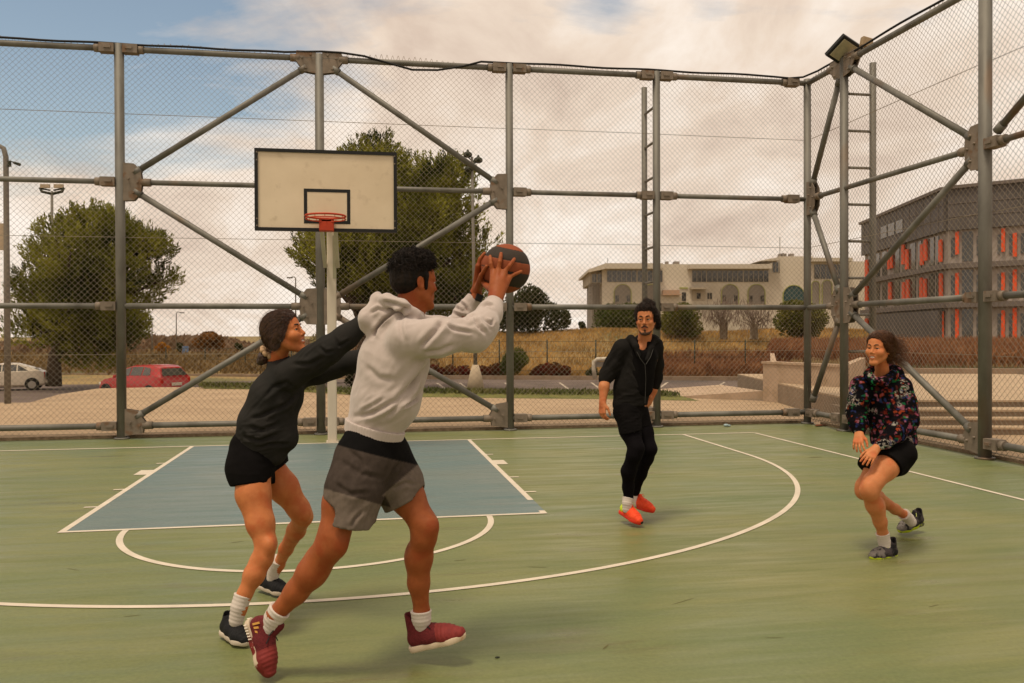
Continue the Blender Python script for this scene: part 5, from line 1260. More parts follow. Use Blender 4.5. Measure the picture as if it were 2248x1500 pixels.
S.cone(wl, tt, .018, .0125, k=.012); S.cone(tt, te, .0115, .0090, k=.003); S.cone(P_(1036, 662, 4.31), wl, .026, .024, k=.02)
V2, F2 = S.mesh(.0032)
def joinvf(L_):
    V, F, o = [], [], 0
    for v, f in L_: V.append(v); F.append(f+o); o += len(v)
    return np.concatenate(V), np.concatenate(F)
VF = joinvf([(Vh, Fh), (Vb, Fb), (V1, F1), (V2, F2)]); mi = np.concatenate([mih, np.zeros(len(Fb)+len(F1)+len(F2), int)])
bodyA = put('body', VF, [skinA, m_lip], pa, mi)
hA.eyes(pa)
# hair: short back and sides, curly top
S = SDF(); W_ = hA.w; M = hA.M
S.ell(W_(0, -.022, .058), (.083, .098, .078), M, k=.02); S.ell(W_(0, -.045, .010), (.077, .074, .070), M, k=.02); S.ell(W_(0, .030, .098), (.066, .066, .040), M, k=.03); S.ell(W_(0, -.01, .112), (.072, .085, .040), M, k=.02)
for sx in (-1, 1): S.cone(W_(sx*.074, .022, .03), W_(sx*.071, .020, -.030), .012, .006, k=.012)
S.ell(W_(0, .105, -.02), (.085, .070, .078), M, k=.01, sub=True)
for sx in (-1, 1): S.ell(W_(sx*.088, -.010, -.020), (.026, .020, .030), M, k=.006, sub=True)
V, F = S.mesh(.0042); N_ = vnormals(V, F); l = hA.local(V); top = np.clip((l[:, 2]-.03)/.06, 0, 1)
V = V+N_*((.002+.0085*top)*(vn(V*80)*.6+vn(V*170+5)*.6)+.004*top)[:, None]; hairA = put('hair', (V, F), m_hairblk, pa)
sel = np.where((top > .35))[0]; pk = rng.choice(sel, 2200); tufts(V[pk], N_[pk]*.7+rng.normal(size=(len(pk), 3))*.7, .015, .0013, 1.4, m_hairblk, 'curl', hairA, 3, 6)
# hoodie
S = SDF(); D0 = 4.0
S.cone(P_(826, 926, D0), P_(846, 880, D0), .128, .140, k=.04, lat=latA, sl=1.30); S.cone(P_(846, 880, D0), P_(850, 862, D0), .140, .140, k=.04, lat=latA, sl=1.30); S.cone(P_(848, 868, D0), P_(866, 790, D0), .136, .142, k=.06, lat=latA, sl=1.34)
S.cone(P_(866, 790, D0), P_(878, 728, D0-.01), .142, .106, k=.06, lat=latA, sl=1.55); S.ell(P_(850, 800, 3.96), (.12, .12, .16), k=.05)
S.cone(P_(878, 728, 3.98), P_(896, 690, 3.97), .085, .075, k=.04)
S.chain([(rs+A3((0, 0, -.004)), .086), (P_(960, 742, 3.80), .080), (P_(1038, 732, 3.86), .068), (P_(1056, 716, 3.90), .064), (P_(1074, 690, 3.98), .054), (P_(1084, 668, 4.02), .045)], k=.04)
S.cone(P_(1058, 732, 3.86), P_(1070, 712, 3.9), .040, .046, k=.03)
S.cone(P_(1045, 745, 3.86), P_(1060, 720, 3.9), .055, .050, k=.04)
S.chain([(ls, .082), (P_(965, 728, 4.26), .070), (le_, .060), (P_(1020, 690, 4.32), .050), (P_(1036, 662, 4.31), .042)], k=.04)
# hood hanging behind the neck
S.ell(P_(840, 690, 3.96), (.070, .085, .060), k=.03); S.ell(P_(818, 712, 3.95), (.036, .07, .045), k=.03)
S.chain(ch([(824, 656, 3.97, .020), (850, 658, 3.88, .026), (882, 670, 3.84, .026), (912, 690, 3.88, .022), (925, 706, 3.96, .018)]), k=.02); S.chain(ch([(824, 656, 3.97, .020), (850, 655, 4.06, .022), (890, 668, 4.09, .022), (925, 700, 4.04, .018)]), k=.02)
S.ell(P_(800, 700, 3.92), (.03, .05, .04), k=.03); S.chain(ch([(830, 648, 3.96, .016), (806, 690, 3.93, .024), (803, 716, 3.93, .022), (816, 738, 3.92, .014)]), k=.02)
S.cone(P_(870, 652, 3.97), P_(905, 672, 3.97), .052, .050, k=.02, sub=True); S.cone(P_(905, 672, 3.97), P_(925, 655, 3.97), .05, .05, k=.01, sub=True)
# modelled folds (ridges and grooves)
def ridge(L_, k=.02, sub=False):
    q = ch(L_)
    for a, b in zip(q[:-1], q[1:]): S.cone(a[0], b[0], a[1], b[1], k, sub=sub)
Df = lambda x: 3.80
hemP, hemN = P_(818, 952, D0), -nrm(P_(872, 770, D0)-P_(822, 945, D0))
V, F = S.mesh(.0062, clip=[(P_(824, 940, D0), nrm(P_(820, 958, D0)-P_(828, 925, D0)))])
L1 = [(P_(985, 735, 3.78), .085, P_(1050, 700, 3.8)-P_(960, 760, 3.8), .020, 1.0), (P_(1052, 725, 3.84), .065, P_(1090, 700, 3.8)-P_(1030, 760, 3.8), .014, 1.1), (P_(1072, 690, 3.95), .05, vAX+UPZ*.2, .013, .9),
      (P_(900, 830, 3.84), .14, P_(960, 770, 3.8)-P_(860, 920, 3.8), .030, 1.0), (P_(830, 900, 3.84), .13, P_(900, 850, 3.8)-P_(780, 930, 3.8), .026, 1.0), (P_(905, 740, 3.78), .08, P_(880, 800, 3.8)-P_(930, 690, 3.8), .024, .8),
      (P_(840, 770, 3.86), .12, vAX*.9-UPZ*.5, .035, .5), (P_(1015, 680, 4.24), .06, P_(1040, 650, 4.2)-P_(1000, 700, 4.2), .014, 1.0), (P_(835, 690, 3.88), .07, P_(880, 660, 3.8)-P_(815, 735, 3.8), .022, .9)]
V = folds(V, F, L1, .0045); V = smooth(V, F, 1, .5)
V = creases(V, F, [([(978, 700), (962, 720), (943, 742), (920, 766)], .014, 0.0216), ([(976, 712), (1000, 724), (1042, 731)], .009, 0.0121), ([(1042, 694), (1050, 716), (1066, 733)], .009, 0.0189), ([(990, 685), (1026, 699), (1041, 688)], .010, 0.0175), ([(1056, 676), (1068, 668), (1082, 672)], .007, 0.0121),
  ([(885, 684), (879, 715), (884, 750)], .012, 0.0095), ([(957, 777), (925, 822), (870, 880), (815, 908), (770, 918)], .013, 0.0175), ([(930, 813), (887, 877), (842, 920)], .012, 0.0162), ([(932, 846), (914, 878), (880, 897)], .006, 0.0162), ([(905, 672), (872, 688), (846, 702), (830, 722), (818, 742)], .010, 0.0270),
  ([(838, 662), (868, 668), (905, 682)], .010, 0.0162), ([(810, 690), (830, 678), (850, 684)], .008, 0.0108), ([(790, 905), (820, 890), (850, 870)], .010, 0.0095), ([(800, 800), (830, 830), (870, 835)], .016, 0.0068), ([(1000, 755), (965, 770), (930, 772)], .010, 0.0108), ([(1062, 700), (1078, 712), (1084, 700)], .006, 0.0135), ([(975, 668), (1000, 676), (1022, 690)], .01, 0.0095), ([(1005, 660), (1020, 672), (1030, 690)], .008, 0.0135)], 3.9)
V = smooth(V, F, 1, .35)
hoodA = put('hoodie', (V, F), m_hood, pa)
# ribbed hem and cuffs, hood drawstring seam, pocket
S = SDF(); S.cone(P_(826, 926, D0), P_(819, 962, D0), .141, .132, k=.01, lat=latA, sl=1.28); ax_ = nrm(P_(820, 958, D0)-P_(828, 925, D0))
V, F = S.mesh(.005, clip=[(P_(825.5, 934, D0), -ax_), (P_(820, 960, D0), ax_)]); N_ = vnormals(V, F); u = nrm(np.cross(ax_, latA)); q = V-P_(824, 940, D0); an = np.arctan2(q@u, q@latA/1.28); V = V+N_*(.0008*np.sin(an*64))[:, None]; put('hem_band', (V, F), m_hood, hoodA)
for (a, b, r) in ((P_(1079, 682, 4.0), P_(1087, 660, 4.03), .040), (P_(1032, 668, 4.31), P_(1041, 652, 4.31), .038)):
    S = SDF(); S.cone(a, b, r*1.1, r*.93, k=.01); d_ = nrm(b-a); V, F = S.mesh(.004, clip=[(b, d_), (a-d_*.005, -d_)]); N_ = vnormals(V, F); x_ = nrm(np.cross(d_, UPZ)); y_ = np.cross(d_, x_); q = V-a; an = np.arctan2(q@x_, q@y_); V = V+N_*(.0012*np.sin(an*44))[:, None]; put('cuff', (V, F), m_hood, hoodA)
# watch
S = SDF(); a, b = P_(1039, 652, 4.31), P_(1045, 642, 4.31); d_ = nrm(b-a)
b_ = MB(); b_.tube(P_(1041, 650, 4.31), P_(1047, 640, 4.31), .031, n=16); wt = b_.build('watch_strap', m_bblk, pa)
MB().box(P_(1052, 654, 4.27), (.036, .012, .036), Matrix.Rotation(.4, 3, 'Y'), bev=.004).build('watch_case', m_cblk, wt)
# shorts
S = SDF()
S.cone(P_(822, 945, D0), P_(818, 1000, 3.99), .126, .142, k=.03, lat=latA, sl=1.25)
S.cone(P_(796, 1010, 3.93), P_(778, 1075, 3.87), .132, .128, k=.05); S.cone(P_(778, 1075, 3.87), P_(764, 1150, 3.845), .126, .120, k=.03)
S.cone(P_(846, 1005, 4.05), P_(874, 1060, 4.03), .124, .116, k=.05); S.cone(P_(874, 1060, 4.03), P_(893, 1112, 4.02), .110, .104, k=.03)
S.cone(P_(747, 1130, 3.84), P_(728, 1230, 3.83), .096, .10, k=.01, sub=True); S.cone(P_(897, 1090, 4.02), P_(925, 1165, 4.0), .084, .088, k=.01, sub=True)
c1p, c1n = P_(752, 1148, 3.84), nrm(P_(740, 1240, 3.84)-P_(770, 1080, 3.84)); c2p, c2n = P_(893, 1100, 4.02), nrm(P_(925, 1160, 4.0)-P_(870, 1060, 4.0)); cm = P_(824, 1090, 3.95)
V, F = S.mesh(.0062, clip=[(c1p, c1n, cm, -vAX), (c2p, c2n, cm, vAX)])
V = folds(V, F, [(P_(770, 1060, 3.75), .13, P_(735, 1120, 3.8)-P_(850, 1000, 3.8), .03, 1.0), (P_(860, 1060, 3.92), .10, P_(820, 1100, 3.9)-P_(900, 1020, 3.9), .022, 1.1), (P_(790, 1130, 3.75), .07, P_(760, 1160, 3.8)-P_(800, 1090, 3.8), .02, 1.0), (P_(800, 1000, 3.84), .1, UPZ, .03, .5)], .0045)
V = creases(V, F, [([(880, 1010), (850, 1060), (838, 1105)], .008, .010), ([(745, 1010), (790, 1040), (840, 1050)], .013, .006), ([(730, 1060), (770, 1085), (820, 1080)], .012, .006), ([(800, 1120), (780, 1140), (770, 1160)], .008, .010), ([(860, 1075), (890, 1060), (915, 1065)], .010, .008), ([(760, 985), (790, 1010), (800, 1050)], .012, .006)], 3.9)
V = smooth(V, F, 1, .4)
def pd3(p, q, r, down=True):
    n = nrm(np.cross(q-p, r-p)); n = n if (n[2] < 0) == down else -n; return (V-p)@n
col = np.tile(A3((.0045, .004, .004)), (len(V), 1)); col = cmix(col, (.058, .044, .036), sstep(pd3(P_(737, 977, 3.8), P_(880, 1013, 3.9), P_(880, 1008, 4.3))))
lowa = sstep(np.minimum(pd3(P_(715, 1074, 3.8), P_(835, 1108, 3.85), P_(835, 1108, 4.2)), -(V-P_(840, 1090, 3.9))@nrm(vAX*.9+UPZ*.35)+.03)); lowb = sstep(np.minimum((V-P_(846, 1090, 3.9))@nrm(vAX*.95+UPZ*.35), pd3(P_(850, 1078, 3.9), P_(900, 1035, 3.95), P_(900, 1035, 4.2))))
col = cmix(col, (.165, .130, .105), np.maximum(lowa, lowb)); put('shorts', (V, F), tonemat('panelled_shorts_cloth', .8), pa, col=col)
# socks and shoes
m_mar = mat('maroon_knit', (.155, .020, .022), (.105, .014, .016), 90, rough=.8, bump=.5, bscale=300); m_mar2 = mat('maroon_toe', (.22, .030, .026), (.17, .022, .020), 40, rough=.7); m_msole = mat('maroon_sole', (.17, .018, .016), (.52, .42, .30), 3.2, rough=.5, lo=.50, hi=.515); m_osole = mat('cream_sole', (.62, .50, .36), (.48, .18, .06), 6, rough=.5, lo=.55, hi=.62); m_gold_ = mat('gold_stripe', (.55, .28, .06), rough=.5)
sock(pa, [(P_(615, 1338, 3.89), .045), (P_(602, 1356, 3.895), .040), (P_(590, 1383, 3.90), .027)])
sock(pa, [(P_(924, 1340, 4.07), .043), (P_(925, 1358, 4.07), .040), (P_(928, 1388, 4.08), .026)])
acc = lambda c: (c[:, 1] > .16)
hl, to = P_(540, 1360, 3.95), P_(584, 1491, 3.87); o, w = shoe(pa, None, hl, to, vAX*.93+UPZ*.25-vAF*.28, m_mar, m_msole, m_cblk, .30, .10, acc, m_mar2, wid=1.1)
b = MB()
for i in range(3): b.prism([w(.040, .035+.017*i, .055), w(.0405, .045+.017*i, .055), w(.040, .052+.017*i, .090-.012*i), w(.0395, .042+.017*i, .090-.012*i)], (0, 0, 0), tuple(-(w(.004, 0, 0)-w(0, 0, 0))))
b.build('stripe', m_gold_, o)
for i in range(8): b = MB(); b.path([w(-.004+.026*(1 if i > 1 else 0)+.010*min(i, 2), .002+.013*i if i > 1 else .002, .012), w(-.004+.026*(1 if i > 1 else 0)+.010*min(i, 2), .006+.013*i if i > 1 else .006, .028)], .0035, 5); b.build('sole_dash', m_teeth, o)
hl, to = P_(900, 1433, 4.10), P_(1042, 1398, 4.02); o, w = shoe(pa, None, hl, to, UPZ*1.0+vAX*.2-vAF*.05, m_mar, m_osole, m_cblk, .318, .10, acc, m_mar2)

# ---- basketball
m_ball = bpy.data.materials.new('basketball_leather'); m_ball.use_nodes = True; t = m_ball.node_tree; bs = t.nodes['Principled BSDF']; bs.inputs['Roughness'].default_value = .7; bs.inputs['Specular IOR Level'].default_value = .15
tcn = N('ShaderNodeTexCoord', t); vo = N('ShaderNodeTexVoronoi', t, Scale=70.0); L(tcn.outputs['Object'], vo.inputs[0], t); bp = N('ShaderNodeBump', t, Strength=.25); bp.inputs['Distance'].default_value = .002; L(vo.outputs[0], bp.inputs['Height'], t); L(bp.outputs[0], bs.inputs['Normal'], t)
nz = N('ShaderNodeTexNoise', t, Scale=14.0, Detail=5.0); L(tcn.outputs['Object'], nz.inputs[0], t); at_ = N('ShaderNodeAttribute', t, attribute_name='tone'); mi_ = N('ShaderNodeMix', t, data_type='RGBA', blend_type='MULTIPLY'); mi_.inputs[0].default_value = .5; L(at_.outputs[0], mi_.inputs[6], t); L(nz.outputs[0], mi_.inputs[7], t); L(mi_.outputs[2], bs.inputs['Base Color'], t)
na, nb = 120, 160; th_ = np.linspace(0, math.pi, na+1)[1:-1]; ph_ = np.linspace(0, 2*math.pi, nb+1)[:-1]
U = np.array([(math.sin(a)*math.cos(p), math.sin(a)*math.sin(p), math.cos(a)) for a in th_ for p in ph_]); U = np.concatenate([U, [[0, 0, 1], [0, 0, -1]]])
e0 = nrm(.20*vAX+.93*UPZ-.1*vAF); e1 = nrm(vAX*.95-UPZ*.25-.25*vAF); e1 = nrm(e1-e0*(e1@e0)); e2 = np.cross(e0, e1); w3 = U@np.stack([e1, e2, e0], 1)
x_, y_, z_ = w3[:, 0], w3[:, 1], w3[:, 2]; g1 = np.abs(z_+.03); g2 = np.abs(x_); curve = .52
g3 = np.abs(np.abs(z_)-(.42+.35*y_**2)); gr = np.minimum(np.minimum(g1, g2*3), g3)
band = (z_ > .42+.35*y_**2) | ((z_ < -.03) & (z_ > -(.42+.35*y_**2)) & (x_ > -.0)) 
band = ((z_ > .38) & (z_ < .80)) | ((z_ < -.06) & (z_ > -.62) & (x_ > -.2))
colr = np.where(band[:, None], A3((.052, .040, .031)), A3((.32, .082, .032)))
for zl in (.38, .80, -.06, -.62): gr_ = np.abs(z_-zl); colr = np.where((gr_ < .018)[:, None], A3((.45, .38, .28)) if False else A3((.05, .04, .032)), colr)
gmin = np.min([np.abs(z_-zl) for zl in (.38, .80, -.06, -.62)]+[np.abs(x_+.2)+(np.abs(z_+.34) > .28)*1], 0)
rad = BR*(1-.018*np.exp(-(gmin/.016)**2)); Vb_ = BC+U*rad[:, None]
Fq = np.array([(i*nb+k, (i+1)*nb+k, (i+1)*nb+(k+1) % nb, i*nb+(k+1) % nb) for i in range(na-2) for k in range(nb)]); T = len(U)-2
Fq = np.concatenate([Fq, [(T, k, (k+1) % nb, (k+1) % nb) for k in range(0)]]) if False else Fq
me = bpy.data.meshes.new('basketball'); fs = [tuple(f) for f in Fq.tolist()]+[(T, k, (k+1) % nb) for k in range(nb)]+[(T+1, (na-2)*nb+(k+1) % nb, (na-2)*nb+k) for k in range(nb)]
me.from_pydata([tuple(v-BC) for v in Vb_], [], fs); ca = me.color_attributes.new('tone', 'FLOAT_COLOR', 'POINT'); c4 = np.ones((len(U), 4), np.float32); c4[:, :3] = colr; ca.data.foreach_set('color', c4.ravel()); me.polygons.foreach_set('use_smooth', [True]*len(fs)); me.update()
bo_ = link('basketball', me, m_ball); bo_.location = tuple(BC); tag(bo_, 'worn orange and black basketball held up by the man in the hoodie', 'basketball')
# ================================================================ PERSON B : smiling woman reaching with both arms
m_char = clothmat('charcoal_fleece', (.021, .0205, .019), (.028, .026, .024)); 
gp = P_(560, 1400, 4.6); gp[2] = 0
pb = empty('person', tuple(gp), 'smiling woman in charcoal sweatshirt and black shorts reaching out with both arms', 'person')
skinB = skinmat('warm_skin', (.52, .180, .062), (.45, .145, .048))
fB = nrm(vAX*math.cos(R(-8))+vAF*math.sin(R(-8))+UPZ*.30); upB = nrm(UPZ*1.0-vAX*.26)
hB = Head(P_(625, 733, 4.55), fB, upB, .95)
S = SDF(); hB.add(S, female=True, smile=1.0, nose=1.12); S.cone(hB.w(0, -.028, -.05), P_(606, 800, 4.62), .041, .050, k=.02)
VF1 = S.mesh(.0034); mi1 = hB.lipfaces(VF1, 1.0)
S = SDF()
S.chain(ch([(556, 1030, 4.55, .092), (556, 1085, 4.50, .086), (572, 1150, 4.45, .068), (584, 1195, 4.42, .051), (578, 1225, 4.40, .047), (558, 1262, 4.38, .050), (537, 1305, 4.36, .034), (527, 1335, 4.35, .031), (522, 1360, 4.35, .031)]), k=.03)
S.ell(P_(592, 1200, 4.38), (.03, .03, .045), k=.02); S.ell(P_(562, 1245, 4.41), (.038, .04, .075), k=.02)
S.chain(ch([(590, 1026, 4.72, .082), (622, 1070, 4.74, .080), (656, 1118, 4.76, .058), (665, 1135, 4.78, .050), (650, 1165, 4.90, .049), (628, 1205, 5.04, .038), (612, 1240, 5.13, .031), (600, 1265, 5.16, .029)]), k=.03)
S.ell(P_(670, 1130, 4.73), (.032, .03, .042), k=.02)
S.cone(P_(558, 1015, 4.58), P_(573, 1015, 4.70), .088, .085, k=.04)
S.cone(P_(560, 1010, 4.64), P_(585, 930, 4.63), .10, .09, k=.05); S.cone(P_(585, 930, 4.63), P_(618, 840, 4.62), .09, .09, k=.05); S.cone(P_(618, 840, 4.62), P_(606, 800, 4.62), .07, .05, k=.04)
sn, en, wn = P_(640, 822, 4.50), P_(722, 768, 4.42), P_(806, 702, 4.46); sf, ef, wf = P_(655, 822, 4.74), P_(735, 805, 4.76), P_(812, 776, 4.72)
S.chain([(sn, .045), (en, .036), (wn, .025)], k=.02); S.chain([(sf, .045), (ef, .036), (wf, .025)], k=.02)
VF2 = S.mesh(.007)
S = SDF(); hand(S, P_(816, 696, 4.46), P_(850, 680, 4.5)-P_(806, 702, 4.46), vAX*.4-UPZ*.5+vAF*.3, 1, .3, .15, .168); VF3 = S.mesh(.004)
S = SDF(); hand(S, P_(824, 776, 4.72), P_(860, 768, 4.7)-P_(812, 776, 4.72), vAX*.3-UPZ*.6, -1, .3, .15, .168); VF4 = S.mesh(.004)
VF = joinvf([VF1, VF2, VF3, VF4]); mi = np.concatenate([mi1, np.zeros(len(VF[1])-len(mi1), int)])
put('body', VF, [skinB, m_lip], pb, mi); hB.eyes(pb, look=(0, 1, .05), smile=1.0, brow=1.1, hair=m_hairbrn)
# hair pulled back into a low bun
S = SDF(); W_ = hB.w; M = hB.M
S.ell(W_(0, -.020, .050), (.081, .098, .084), M, k=.02); S.ell(W_(0, -.055, .0), (.074, .068, .075), M, k=.03); S.ell(W_(0, .035, .078), (.060, .050, .045), M, k=.02)
for sx in (-1, 1): S.cone(W_(sx*.060, .035, .060), W_(sx*.076, -.010, -.020), .020, .016, k=.02); S.cone(W_(sx*.074, .004, .0), W_(sx*.060, -.055, -.055), .016, .018, k=.02)
S.ell(W_(0, .125, -.015), (.080, .072, .098), M, k=.008, sub=True)
S.ell(W_(0, -.05, -.095), (.052, .06, .035), M, k=.01, sub=True)
V, F = S.mesh(.004); N_ = vnormals(V, F); l = hB.local(V); ang = np.arctan2(l[:, 0], l[:, 2]+.05); V = V+N_*(.0006*np.sin(ang*60+vn(V*20)*3)+.0014*vn(V*60))[:, None]
hairB = put('hair', (V, F), m_hairbrn, pb); V_B = V; N_B = vnormals(V, F)
S = SDF(); bc = P_(578, 786, 4.60); S.ell(bc, (.030, .036, .034), k=.01); S.ell(P_(573, 793, 4.60), (.022, .024, .022), k=.01); V, F = S.mesh(.004); N_ = vnormals(V, F); V = V+N_*(.004*vn(V*110))[:, None]; put('bun', (V, F), m_hairbrn, hairB)
m_scr = mat('beige_scrunchie', (.50, .33, .19), (.40, .26, .15), 30, rough=.9); sc_c = P_(588, 776, 4.60); ax3 = nrm(P_(606, 755, 4.6)-P_(575, 792, 4.6)); u3 = nrm(np.cross(ax3, vAF)); v3 = np.cross(ax3, u3)
MB().path([sc_c+(u3*math.cos(a)+v3*math.sin(a))*(.036+.004*math.sin(a*9))+ax3*.005*math.sin(a*7) for a in np.linspace(0, 2*math.pi, 40)], .0135, 8, cap=False).build('scrunchie', m_scr, pb)
MB().ball(hB.w(-.080, -.004, -.036), .0042, 6).build('earring', m_teeth, pb); MB().ball(hB.w(.080, -.004, -.036), .0042, 6).build('earring', m_teeth, pb)
m_hairB2 = mat('brown_strands', (.030, .012, .007), (.085, .036, .018), 90, rough=.38, spec=.5)
comb(V_B, N_B, hB, lambda p: (p[0]*-.6, -1.0, -.35-.9*max(0, -p[1]*8)), 2600, .10, .0010, m_hairB2, 'strand', hairB, wav=.10)
# sweatshirt
latB = nrm(vAF*.95+vAX*.2); S = SDF()
S.cone(P_(572, 985, 4.62), P_(584, 930, 4.62), .118, .132, k=.04, lat=latB, sl=1.15); S.cone(P_(584, 930, 4.62), P_(608, 868, 4.62), .132, .124, k=.05, lat=latB, sl=1.2); S.cone(P_(608, 868, 4.62), P_(626, 822, 4.62), .124, .092, k=.05, lat=latB, sl=1.35)
S.cone(P_(602, 925, 4.60), P_(624, 962, 4.58), .10, .075, k=.06); S.cone(P_(626, 818, 4.60), P_(612, 797, 4.60), .075, .058, k=.03)
S.cone(P_(598, 985, 4.58), P_(606, 1000, 4.58), .075, .05, k=.04)
S.cone(P_(552, 965, 4.6), P_(556, 972, 4.62), .075, .07, k=.04)
S.chain([(sn, .082), (P_(690, 790, 4.45), .072), (en, .066), (P_(760, 740, 4.43), .058), (P_(812, 698, 4.46), .044)], k=.04)
S.chain([(sf, .080), (P_(700, 815, 4.75), .066), (ef, .060), (P_(775, 795, 4.74), .054), (P_(822, 776, 4.72), .042)], k=.04)
S.cone(P_(612, 800, 4.60), P_(606, 770, 4.58), .047, .05, k=.01, sub=True)
V, F = S.mesh(.0062); V = folds(V, F, [(P_(690, 780, 4.4), .10, P_(760, 730, 4.4)-P_(640, 830, 4.4), .02, .8), (P_(600, 900, 4.45), .14, P_(660, 840, 4.4)-P_(540, 940, 4.4), .026, 1.0), (P_(570, 960, 4.48), .10, P_(640, 940, 4.4)-P_(520, 960, 4.4), .018, 1.3)], .007)
V = creases(V, F, [([(655, 860), (630, 840), (600, 850), (575, 880)], .012, .010), ([(668, 850), (625, 890), (570, 915), (545, 920)], .012, .012), ([(545, 935), (575, 945), (610, 930)], .011, .012), ([(530, 958), (570, 968), (620, 950)], .011, .012), ([(700, 760), (715, 775), (735, 770)], .009, .010), ([(640, 800), (680, 800), (720, 780)], .012, .010), ([(560, 985), (590, 975), (640, 975)], .010, .010), ([(735, 740), (745, 760), (770, 745)], .008, .010), ([(665, 850), (655, 880), (640, 920)], .010, .009)], 4.5)
V = smooth(V, F, 1, .4); put('sweatshirt', (V, F), m_char, pb)
# black shorts
S = SDF(); S.cone(P_(552, 985, 4.60), P_(549, 1028, 4.56), .115, .119, k=.04); S.cone(P_(549, 1028, 4.56), P_(553, 1075, 4.51), .118, .098, k=.04); S.cone(P_(585, 1000, 4.70), P_(598, 1040, 4.73), .112, .096, k=.04)
c1p, c1n = P_(553, 1064, 4.51), nrm(P_(556, 1120, 4.48)-P_(553, 1050, 4.51)); c2p, c2n = P_(607, 1028, 4.73), nrm(P_(650, 1105, 4.76)-P_(600, 1030, 4.73)); cm = P_(601, 1050, 4.62)
V, F = S.mesh(.0062, clip=[(c1p, c1n, cm, -vAX), (c2p, c2n, cm, vAX)]); V = folds(V, F, [(P_(560, 1030, 4.45), .15, vAX, .03, .6)], .004); put('shorts', (V, F), m_blackc, pb)
m_wsole = mat('off_white_sole', (.58, .50, .40), (.48, .40, .31), 8, rough=.6); m_blksh = mat('black_mesh_shoe', (.006, .006, .007), (.010, .010, .011), 60, rough=.7, bump=.3)
sock(pb, [(P_(534, 1306, 4.36), .039), (P_(525, 1332, 4.35), .036), (P_(519, 1362, 4.35), .031)]); sock(pb, [(P_(611, 1228, 5.11), .037), (P_(602, 1252, 5.15), .034), (P_(597, 1275, 5.17), .028)])
o, w = shoe(pb, None, P_(487, 1392, 4.45), P_(556, 1428, 4.23), UPZ+vAX*.15, m_blksh, m_wsole, m_cblk, .275, .065)
o, w = shoe(pb, None, P_(566, 1290, 5.24), P_(632, 1309, 5.10), UPZ+vAX*.05, m_blksh, m_wsole, m_cblk, .275, .065)

# ================================================================ PERSON C : man with the topknot
skinC = skinmat('light_skin', (.50, .195, .080), (.44, .160, .062))
gp = P_(1390, 1150, 7.05); gp[2] = 0
pc = empty('person', tuple(gp), 'man with topknot and moustache in black zip jacket, black leggings and bright orange trainers', 'person')
hC = Head(P_(1418, 702, 7.02), nrm(-vAF*1.0-vAX*.30-UPZ*.02), nrm(UPZ-vAX*.02), .98)
S = SDF(); hC.add(S, nose=1.05); S.cone(hC.w(0, -.012, -.06), P_(1412, 768, 7.08), .052, .06, k=.03); S.ell(P_(1411, 768, 7.05), (.085, .06, .05), k=.03)
VF1 = S.mesh(.0042); mi1 = hC.lipfaces(VF1)
S = SDF()
hiL, hiR = P_(1374, 905, 7.05), P_(1400, 905, 7.15)
S.cone(P_(1380, 900, 7.1), P_(1392, 850, 7.1), .10, .10, k=.05, lat=vAX, sl=1.2); S.cone(P_(1392, 850, 7.1), P_(1404, 785, 7.1), .10, .12, k=.05, lat=vAX, sl=1.25); S.cone(P_(1404, 785, 7.1), P_(1411, 765, 7.08), .08, .06, k=.05, lat=vAX, sl=1.3)
S.chain([(hiL, .095), (P_(1383, 945, 7.0), .080), (P_(1397, 985, 6.92), .058), (P_(1392, 1000, 6.92), .054), (P_(1380, 1035, 6.98), .055), (P_(1379, 1070, 7.02), .040), (P_(1380, 1095, 7.03), .034)], k=.03)
S.chain([(hiR, .090), (P_(1413, 950, 7.10), .074), (P_(1426, 986, 7.04), .054), (P_(1419, 1006, 7.08), .052), (P_(1405, 1040, 7.18), .050), (P_(1394, 1075, 7.25), .036), (P_(1391, 1090, 7.27), .033)], k=.03)
# arms: upper arms under the jacket, forearms bare
e1, w1 = P_(1330, 826, 7.05), P_(1323, 884, 6.96); s1 = P_(1366, 765, 7.05)
e2, w2 = P_(1440, 836, 7.25), P_(1424, 884, 7.22); s2 = P_(1438, 767, 7.15)
S.chain([(s1, .055), (e1, .044), (P_(1326, 850, 7.0), .041), (w1, .027)], k=.02); S.chain([(s2, .044), (P_(1441, 800, 7.22), .034), (e2, .034), (P_(1434, 858, 7.24), .034), (w2, .026)], k=.01)
VF2 = S.mesh(.0065)
S = SDF(); S.cone(P_(1324, 874, 6.97), w1, .029, .026, k=.01); hand(S, w1, P_(1321, 922, 6.93)-w1, vAX*.7+vAF*.5, 1, .75, .05, .178); VF3 = S.mesh(.0038)
S = SDF(); S.cone(P_(1427, 874, 7.22), w2, .029, .026, k=.01); hand(S, w2, P_(1412, 905, 7.2)-w2, -vAX*.9+vAF*.2, -1, .8, .04, .172); VF4 = S.mesh(.0038)
VF = joinvf([VF1, VF2, VF3, VF4]); mi = np.concatenate([mi1, np.zeros(len(VF[1])-len(mi1), int)])
put('body', VF, [skinC, m_lip], pc, mi); hC.eyes(pc, look=(.25, 1, 0), brow=1.5)
W_ = hC.w; M = hC.M
S = SDF(); S.ell(W_(0, -.020, .055), (.084, .098, .086), M, k=.02); S.ell(W_(0, -.05, .005), (.080, .075, .07), M, k=.03); S.ell(W_(0, .030, .088), (.062, .055, .045), M, k=.02)
S.ell(W_(-.082, -.035, .015), (.024, .042, .055), M, k=.03); S.ell(W_(-.092, -.050, -.045), (.022, .032, .036), M, k=.03); S.ell(W_(.070, -.03, .03), (.022, .045, .05), M, k=.02)
S.ell(W_(-.01, -.012, .146), (.030, .032, .026), M, k=.012); S.ell(W_(-.045, -.02, .125), (.030, .03, .026), M, k=.02)
